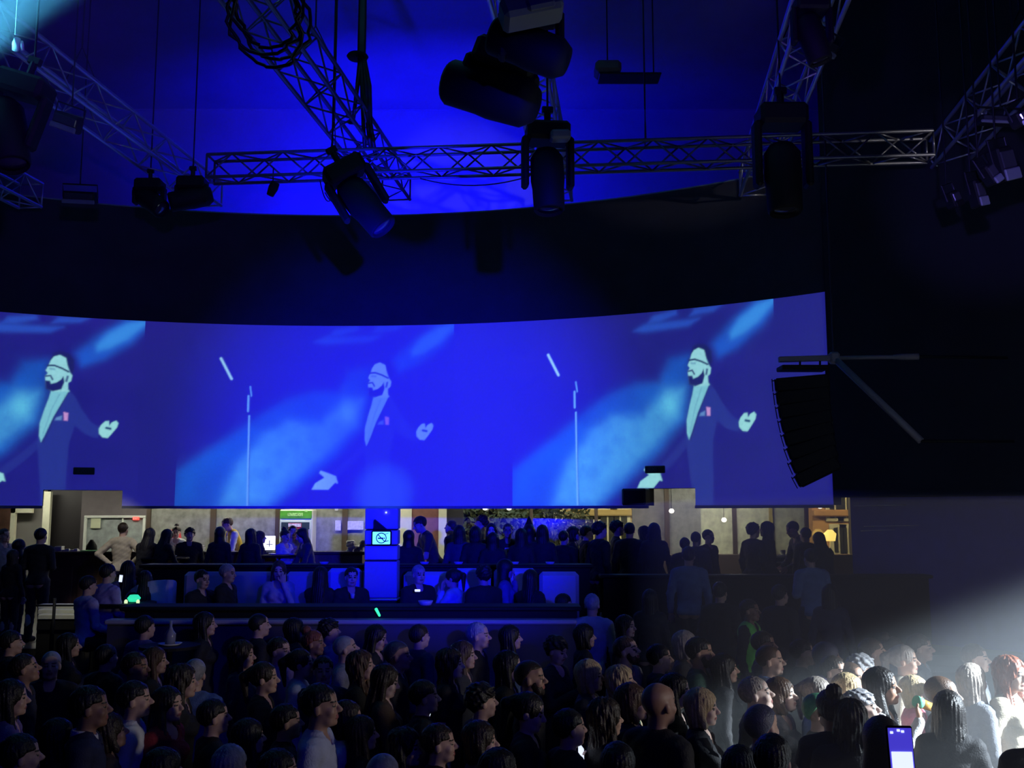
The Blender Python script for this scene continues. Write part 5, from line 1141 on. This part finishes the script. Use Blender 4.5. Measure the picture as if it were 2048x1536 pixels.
crowd(1317, 1364, 'm', None, 'black', 'black', 128, 'big bald man in black seen from behind', h=1.86, skin=3)
pg = crowd(1352, 1350, 'f', 'long', 'black', 'black', 84, 'long dark haired woman with glasses right of the bald man', h=1.7, skin=2)
pC = crowd(1404, 1380, 'fh', 'bob', 'blond', 'black', 82, 'blond woman in sleeveless black top lifting her phone', h=1.68, skin=2, sleeve='short')
crowd(1540, 1292, 'm', 'buzz', 'brown', 'navy', 84, 'man with cropped hair and pale blue collar behind the bright crowd', h=1.76, collar='blue')
crowd(1512, 1354, 'mu', 'slick', 'light', 'black', 80, 'man with slicked pale hair in the edge of the white beam', h=1.72, skin=2)
crowd(1562, 1358, 'fc', 'bob', 'brown', 'grey', 72, 'brown haired woman in grey with folded hands in the beam', h=1.68, skin=2)
crowd(1236, 1486, 'm', 'short', 'black', 'black', 165, 'black haired head at the bottom edge left of the bald man', h=1.72)
crowd(1524, 1412, 'm', 'cap', 'cloth', 'black', 130, 'silhouette in dark blue cap at the bottom right', h=1.74)
crowd(1545, 1470, 'm', 'short', 'black', 'black', 150, 'black silhouette in front of the dark blue cap', h=1.78)
crowd(1480, 1494, 'f', 'long', 'black', 'navy', 140, 'dark navy figure at the bottom left of the black silhouettes', h=1.6)
pG = stair(1500, 1200, 'm', 'short', 'dark', 'black', 60, 'security guard in bright green safety vest right of centre', skin=3, vest='hivis', h=1.8)
crowd(1528, 1264, 'm', 'short', 'dark', 'char', 82, 'dim man below and right of the green vest', h=1.74, skin=1)
crowd(1655, 1288, 'm', 'hijab', 'cloth', 'purple', 85, 'person in blue edged hood above the white beam', h=1.72)
crowd(1668, 1314, 'm', 'short', 'dark', 'cream', 60, 'man with bright forehead left of the drinking woman', h=1.7, skin=0)
crowd(1703, 1326, 'm', 'buzz', 'brown', 'char', 40, 'reddish faced man with cropped hair left of the drinking woman', h=1.66, skin=1)
crowd(1746, 1278, 'mu', 'short', 'brown', 'grey', 84, 'man in profile high in the beam behind the drinking woman', h=1.76)
crowd(1724, 1312, 'm', 'curly', 'grey', 'grey', 100, 'curly grey haired head directly behind the drinking woman', h=1.7)
crowd(1808, 1292, 'f', 'pony', 'light', 'cream', 84, 'light haired woman with ponytail in the hazy beam', h=1.74)
crowd(1840, 1270, 'm', 'short', 'brown', 'grey', 84, 'faint man in profile highest in the hazy beam', h=1.74)
crowd(1788, 1276, 'f', 'bun', 'brown', 'grey', 90, 'faint woman with hair bun far back in the beam', h=1.7)
crowd(1636, 1356, 'f', 'pony', 'light', 'blue', 76, 'woman in pale blue shirt at the left of the bright group', h=1.68, skin=2)
crowd(1697, 1350, 'f', 'bob', 'blond', 'cream', 84, 'blond bob between the green cap and the drinking woman', h=1.68, skin=2)
crowd(1640, 1390, 'm', 'cap', 'green', 'black', 80, 'person in pale green cap behind the bun silhouette', h=1.66)
crowd(1724, 1384, 'mu', 'curly', 'grey', 'cream', 76, 'curly grey haired person smiling beside the bun silhouette', h=1.66, skin=2)
pD = crowd(1763, 1338, 'fd', 'long', 'black', 'white', 76, 'long straight haired woman in white top drinking from a glass', h=1.78, skin=3)
crowd(1830, 1354, 'f', 'bob', 'blond', 'pink', 80, 'blond haired woman in pink top right of the drinking woman', h=1.6, skin=2)
crowd(1884, 1354, 'm', 'buzz', 'brown', 'char', 84, 'man with cropped brown hair right of the blond woman', h=1.74, skin=0)
crowd(1944, 1330, 'f', 'long', 'light', 'grey', 110, 'hazy long haired woman in the bright beam at right', h=1.72)
crowd(2020, 1316, 'f', 'wavy', 'red', 'cream', 60, 'woman with long reddish dark hair in pale vest at the right edge', h=1.78, skin=0, sleeve='short')
crowd(1660, 1380, 'f', 'bun', 'black', 'black', 178, 'black silhouette with hair bun at the bottom right', h=1.76)
crowd(1762, 1438, 'mc', 'hijab', 'black', 'black', 165, 'broad black silhouette leaning beside the hair bun', h=1.78)
crowd(1700, 1402, 'm', 'wavy', 'black', 'black', 170, 'bulky black silhouette between the hair bun and the broad one', h=1.72)
crowd(1895, 1384, 'f', 'long', 'black', 'black', 160, 'black silhouette with very long hair at the bottom right', h=1.72)
crowd(2082, 1400, 'm', 'short', 'black', 'black', 170, 'black silhouette cut by the right edge of the photo', h=1.8)
crowd(1950, 1290, 'm', 'short', 'brown', 'grey', 85, 'faint figure in the haze above the long haired woman', h=1.72)
crowd(1450, 1310, 'f', 'long', 'black', 'black', 100, 'dark long haired figure right of the bearded man', h=1.68)
crowd(1605, 1280, 'm', 'short', 'black', 'black', 95, 'dark figure left of the blue edged hood', h=1.7)
crowd(1320, 1290, 'm', 'short', 'black', 'black', 100, 'dark figure between the upturned face and the bearded man', h=1.7)
crowd(1170, 1250, 'f', 'bob', 'black', 'black', 100, 'dark figure in front of the man in pale shirt', h=1.7)
crowd(1140, 1420, 'm', 'short', 'black', 'black', 110, 'dark figure right of the woman with the glinting phone', h=1.64)
crowd(1000, 1500, 'f', 'long', 'black', 'black', 120, 'dark long haired figure at the bottom edge centre', h=1.62)
crowd(560, 1500, 'm', 'short', 'black', 'black', 120, 'dark figure at the bottom edge left of the big man', h=1.62)
crowd(330, 1500, 'f', 'bob', 'black', 'brown', 120, 'dark bob haired figure at the bottom edge under the red top', h=1.6)
crowd(45, 1470, 'm', 'short', 'black', 'purple', 100, 'figure in grey purple at the bottom left corner', h=1.66)
# ---- steps on the right and the dark rear rows
stair(1184, 1188, 'm', 'slick', 'grey', 'pale', 168, 'stout man in pale shirt seen from behind right of the booths', h=1.78)
stair(1252, 1232, 'f', 'long', 'dark', 'black', 60, 'dim faced woman right of the man in pale shirt')
stair(1377, 1094, 'm', 'short', 'black', 'blue', 165, 'tall man in blue shirt seen from behind below the windows', h=1.8)
stair(1620, 1098, 'mf', 'short', 'black', 'blue', 190, 'person in pale blue jacket bending at the right windows', h=1.74)
stair(1660, 1170, 'f', 'long', 'black', 'navy', 150, 'dark figure right of the pale blue jacket', h=1.7)
stair(1440, 1165, 'm', 'short', 'black', 'black', 150, 'dark figure between the two blue backs', h=1.72)
stair(1560, 1170, 'm', 'short', 'black', 'black', 130, 'dark figure left below the pale blue jacket', h=1.72)
stair(1300, 1180, 'f', 'long', 'black', 'black', 160, 'dark figure left of the man in blue shirt', h=1.7)
# ---- gallery rail and windows: dark backlit people
def gal(px, py, hair, pose, top, yaw, label, Y=16.6, hc='black', **kw): return at(px, py, Y, T2, pose, hair, hc, top, yaw, label, **kw)
gal(1085, 1051, 'long', 'f', 'black', 170, 'long haired silhouette right of the pointed hood', Y=16.4)
gal(1128, 1062, 'short', 'm', 'black', 150, 'short silhouette below the foliage left of the street building', Y=16.9)
gal(1148, 1054, 'bob', 'f', 'black', 80, 'bob haired silhouette facing right before the street building', Y=17.4)
gal(1174, 1052, 'short', 'm', 'black', 100, 'warm rimmed silhouette under the street building windows', Y=17.0)
gal(1200, 1045, 'curly', 'm', 'black', 120, 'large curly headed silhouette in front of the brown post', Y=15.8)
gal(1235, 1043, 'curly', 'f', 'black', 90, 'curly topped silhouette facing right beside the pier', Y=17.3)
gal(1259, 1046, 'short', 'm', 'black', 170, 'flat haired silhouette in front of the grey pier', Y=16.6)
gal(1290, 1053, 'bob', 'f', 'black', 60, 'dim bob haired silhouette left of the post at the raised windows', Y=17.6)
gal(1308, 1047, 'long', 'f', 'black', 170, 'long haired silhouette right of the grey pier', Y=16.3)
gal(1370, 1076, 'short', 'm', 'black', 150, 'lowest dark head of the three below the raised windows', Y=15.7)
gal(1392, 1064, 'slick', 'm', 'navy', 150, 'blue tinted rounded head in the middle of the three', Y=16.3)
gal(1417, 1060, 'short', 'm', 'black', 40, 'rightmost head of the three, face turned toward the camera', Y=16.9)
gal(1507, 1047, 'curly', 'm', 'black', 120, 'left one of the two close silhouettes at the bright windows', Y=16.8)
gal(1532, 1044, 'long', 'f', 'black', 240, 'right one of the two close silhouettes at the bright windows', Y=16.8)
gal(1586, 1044, 'short', 'ml', 'char', 280, 'man leaning left at the service counter by the right windows', Y=17.4)
gal(1610, 1056, 'short', 'm', 'black', 200, 'dark head just right of the leaning man', Y=16.9)
gal(1636, 1066, 'long', 'fl', 'black', 200, 'broad dark figure rightmost at the windows', Y=16.2)
gal(843, 1034, 'short', 'ml', 'brown', 290, 'man in dark floral shirt leaning toward the pillar', Y=17.6, hc='dark', sleeve='short')
gal(817, 1062, 'hijab', 'm', 'black', 200, 'dark coated figure right beside the pillar', Y=16.5)
gal(902, 1041, 'buzz', 'm', 'navy', 250, 'bald pinkish headed man at the white door frame', Y=18.4, hc='brown')
gal(919, 1052, 'long', 'f', 'navy', 175, 'dark long haired figure right of the bald man', Y=16.5)
gal(951, 1054, 'bob', 'f', 'black', 175, 'dark bob haired figure left of the pale faced woman', Y=16.4)
gal(963, 1032, 'curly', 'm', 'grey', 260, 'tall man farther back in front of the reflections', Y=19.0, hc='dark')
gal(983, 1048, 'long', 'f', 'black', 0, 'pale faced woman facing the camera among dark figures', Y=17.6, skin=2)
gal(986, 1066, 'long', 'f', 'black', 178, 'dark pointed haired figure in front of the pale faced woman', Y=16.2)
pE = gal(1016, 1048, 'short', 'm', 'black', 0, 'man with glasses in black top with a white bent stripe', Y=17.4, hc='brown', skin=1)
gal(1043, 1058, 'long', 'f', 'black', 160, 'dark figure left of the pointed hood', Y=16.1)
ph = gal(1058, 1050, 'hijab', 'm', 'black', 180, 'tall figure with pointed black hood', Y=16.7)
gal(247, 1046, 'short', 'mh', 'cream', 178, 'man in pale sweater with hands on hips at the bar', Y=18.6, hc='dark', legs='black')
gal(301, 1058, 'long', 'fl', 'black', 165, 'long haired woman in black at the left of the bar group', Y=18.2)
gal(336, 1060, 'long', 'fl', 'black', 150, 'second long haired woman in black at the bar, over the tray', Y=18.0)
gal(353, 1053, 'bun', 'fp', 'white', 10, 'barwoman in white shirt with tied hair behind the bar', Y=21.0, hc='dark', skin=2)
gal(380, 1057, 'curly', 'm', 'black', 20, 'curly haired person facing the camera at the bar', Y=18.6)
gal(441, 1055, 'hijab', 'f', 'black', 170, 'person with covered head at the bar left of the yellow vest', Y=18.0)
gal(457, 1036, 'short', 'ml', 'white', 300, 'barman in yellow vest over white shirt leaning left', Y=21.0, hc='brown', vest='yellow')
gal(503, 1058, 'long', 'f', 'black', 160, 'long black haired woman right of the yellow vested barman', Y=18.0)
gal(521, 1063, 'long', 'f', 'char', 120, 'woman half behind, left of the bright menu', Y=18.6, hc='brown')
gal(571, 1060, 'bun', 'fp', 'lav', 60, 'woman in pale lavender top with white headband at the cooler', Y=18.6)
gal(586, 1052, 'short', 'm', 'cream', 20, 'person in beige with reddish face behind the cooler customers', Y=19.3, hc='dark')
gal(603, 1058, 'long', 'fl', 'navy', 300, 'woman in navy jacket leaning left beside the cooler', Y=18.0)
gal(10, 1058, 'short', 'm', 'grey', 60, 'person in grey at the far left of the bar', Y=17.4, hc='dark')
gal(83, 1057, 'short', 'mf', 'black', 175, 'person in big black coat seen from behind before the steps', Y=15.6)
gal(40, 1080, 'hijab', 'f', 'black', 150, 'dark covered figure left of the black coat', Y=15.9)
gal(28, 1100, 'long', 'f', 'black', 165, 'dark long haired figure at the left edge of the gallery', Y=15.3)
# ---- terrace: people sitting before the booth backs
def seat(px, py, hair, pose, top, yaw, label, Y=13.3, hc='black', **kw):
    p = P(px, py, Y); return at(px, py, Y, p.z-1.27, pose, hair, hc, top, yaw, label, **kw)
seat(178, 1160, 'short', 'ms', 'lav', 140, 'left one of two people in pale purple shirts by the steps', Y=12.9)
seat(217, 1136, 'short', 'ms', 'lav', 150, 'right one of two people in pale purple shirts by the steps', Y=13.1)
seat(256, 1130, 'long', 'fs', 'purple', 200, 'person with a lit phone beside the pale purple shirts', Y=13.9)
seat(290, 1150, 'long', 'fs', 'black', 200, 'dark seated person in the pale tub chair', Y=13.75)
seat(405, 1148, 'short', 'ms', 'black', 60, 'dark seated man at the left booth back', Y=13.3)
seat(456, 1136, 'slick', 'ms', 'black', 80, 'seated man with pale crown at the second booth back', Y=13.4, hc='grey')
seat(558, 1130, 'long', 'fs', 'lav', 10, 'seated long haired woman in lavender at the booths', Y=13.5, hc='brown')
seat(642, 1142, 'long', 'fs', 'black', 170, 'seated woman in black with long hair left of the pillar', Y=13.3)
seat(703, 1143, 'short', 'ms', 'black', 20, 'seated man in black holding a pale cup beside the pillar', Y=13.3)
seat(838, 1138, 'slick', 'ms', 'black', 30, 'seated pale crowned man right of the pillar', Y=13.3, hc='light')
seat(905, 1146, 'pony', 'fs', 'pale', 250, 'seated woman in pale shirt leaning on the table', Y=13.4)
seat(967, 1140, 'curly', 'ms', 'black', 200, 'seated curly haired man in black at the right booths', Y=13.1)
seat(1012, 1128, 'hijab', 'fs', 'purple', 90, 'seated covered person in purple at the right booths', Y=13.7)
seat(1062, 1148, 'long', 'fs', 'black', 150, 'seated dark person at the right end of the booths', Y=13.3)
seat(1128, 1196, 'short', 'ms', 'navy', 120, 'seated person in navy right of the booths', Y=12.6)

# ---- what they hold or wear
M_scr = mat('phone_glow', (.8, .9, 1), .3, emit=lin((225, 235, 255)), estr=1.1)
M_scrb = mat('phone_glow_blue', (.3, .3, 1), .3, emit=lin((70, 60, 200)), estr=.9)
def phone(c, rot, lab, size=(.075, .15), lit=M_scr, extra=None):
    Rr = Euler(rot).to_matrix(); e = empty('mobile_phone', c, lab, 'phone')
    obj('case', MB().rbox(c, (size[0], .009, size[1]), .004, Rr), M_black, e)
    obj('screen', MB().rbox(Vector(c)+Rr@Vector((0, -.0062, 0)), (size[0]*.9, .002, size[1]*.92), .001, Rr), lit, e)
    if extra: extra(e, Vector(c), Rr)
    return e
def at_hand(fn, up=.11, side=.0): return fn('wrR')+(fn('hdR')-fn('pel')+fn('pel')-Vector(fn('hdR')))*0+Vector((side, -.02, up))
c = at_hand(pA, .12, .05); phone(c, (-.6, .7, .5), 'bright white lit phone held by the long straight haired woman', (.075, .15))
c = at_hand(pB, .12, .05); phone(c, (-1.0, .9, .4), 'glinting tilted phone low in the centre', (.07, .14))
c = at_hand(pC, .13, .04); phone(c, (-.1, .25, .9), 'pale blue lit phone raised by the blond woman', (.07, .145), mat('phone_pale', (.6, .8, .9), .3, emit=lin((160, 200, 215)), estr=.9))
def stagepic(e, c, Rr):
    o = lambda x, z: c+Rr@Vector((x, -.0085, z))
    obj('stage_picture', MB().rbox(o(.0, -.028), (.06, .002, .07), .028, Rr), M_scr, e)
    for k, (x, z) in enumerate(((-.024, .06), (-.004, .066), (.008, .063))): obj('light_dot', MB().rbox(o(x, z), (.009, .002, .007), .002, Rr), M_scr, e)
c = P(1802, 1508, 3.05); phone(c, (-.15, 0, -.05), 'phone filming the stage with blue and white screen at the bottom right', (.076, .158), M_scrb, stagepic)
J_ = PM['fr']['J']; s_ = (c.z-.1)/(J_['wrR'][2])
person(c.x-.02-J_['wrR'][0]*-s_, c.y+J_['wrR'][1]*s_-.02, 0, 1.757*s_, 'fr', 'bun', 'black', 'black', 180, 'person in black holding up the filming phone at the bottom right edge')
c = pD('wrR', (.05, -.02, .1)); Rg = Euler((0, -1.2, .3)).to_matrix()
gl2 = empty('beer_glass', c, 'green topped amber glass raised by the drinking woman', 'glass')
obj('glass', MB().lathe([(.001, -.07), (.028, -.07), (.034, .04), (.03, .04), (.025, -.06), (.001, -.06)], c, Rg@Vector((0, 0, 1)), 14), mat('amber_glass', (.55, .3, .08), .2), gl2, True)
obj('rim_band', MB().lathe([(.035, .02), (.037, .02), (.039, .065), (.036, .065)], c, Rg@Vector((0, 0, 1)), 14), mat('green_glass', (.2, .6, .4), .2), gl2, True)
c = P(242, 1157, 13.6); phone(c, (0, .1, 0), 'small bright phone held above the table at left', (.05, .1))
c = P(835, 1181, 12.9); tag(obj('small_light', MB().rbox(c, (.07, .01, .03), .004), M_scr), 'tiny white lit screen in front of the pale crowned man', 'phone')
c = P(705, 1192, 13.0); cup(705, 1192, 13.0, c.z-.03, .03, .06, M_dish, 'pale cup held by the man beside the pillar')
c = pG('wrL', (.03, -.06, .0)); tag(obj('small_light', MB().rbox(c, (.05, .03, .02), .008), mat('warm_glint', (.8, .7, .5), .4, emit=(.5, .42, .25), estr=1)), 'small warm torch in the hand of the green vested guard', 'light')  # glint near the vest, added as a glowing block
# stripe on the black top, hairband, glasses, hood tip
o = pE('chest', (0, -.13, .0)); tag(obj('shirt_print', MB().rbox(o+Vector((.02, -.02, .05)), (.15, .015, .04), .005).rbox(o+Vector((-.035, -.02, -.05)), (.045, .015, .2), .005), M_white), 'bent white stripe printed on the black top of the man with glasses', 'print')
M_gf = mat('glasses_frame', (.02, .02, .02), .3)
for fn, yw, lab in ((pE, 0, 'dark glasses worn by the man with the striped top'), (pg, 84, 'thin glasses worn by the woman right of the bald man')):
    h_ = fn('hc'); Rz = Matrix.Rotation(math.radians(yw), 3, 'Z'); mb = MB()
    for sg in (-1, 1): mb.tube([h_+Rz@Vector((sg*.032+.021*math.cos(a*.785), -.108, .0+.017*math.sin(a*.785))) for a in range(8)], .003, 5, True); mb.tube([h_+Rz@Vector((sg*.053, -.106, .005)), h_+Rz@Vector((sg*.08, .01, .0))], .0025, 5)
    mb.tube([h_+Rz@Vector((-.012, -.112, .004)), h_+Rz@Vector((.012, -.112, .004))], .003, 5)
    tag(obj('glasses', mb, M_gf), lab, 'glasses')
h_ = ph('hc'); tag(obj('hood_tip', MB().lathe([(.13, -.08), (.11, .04), (.05, .16), (.012, .26), (.001, .27)], h_+Vector((0, .02, .0))), M_black, None, True), 'pointed tip of the black hood', 'hood')
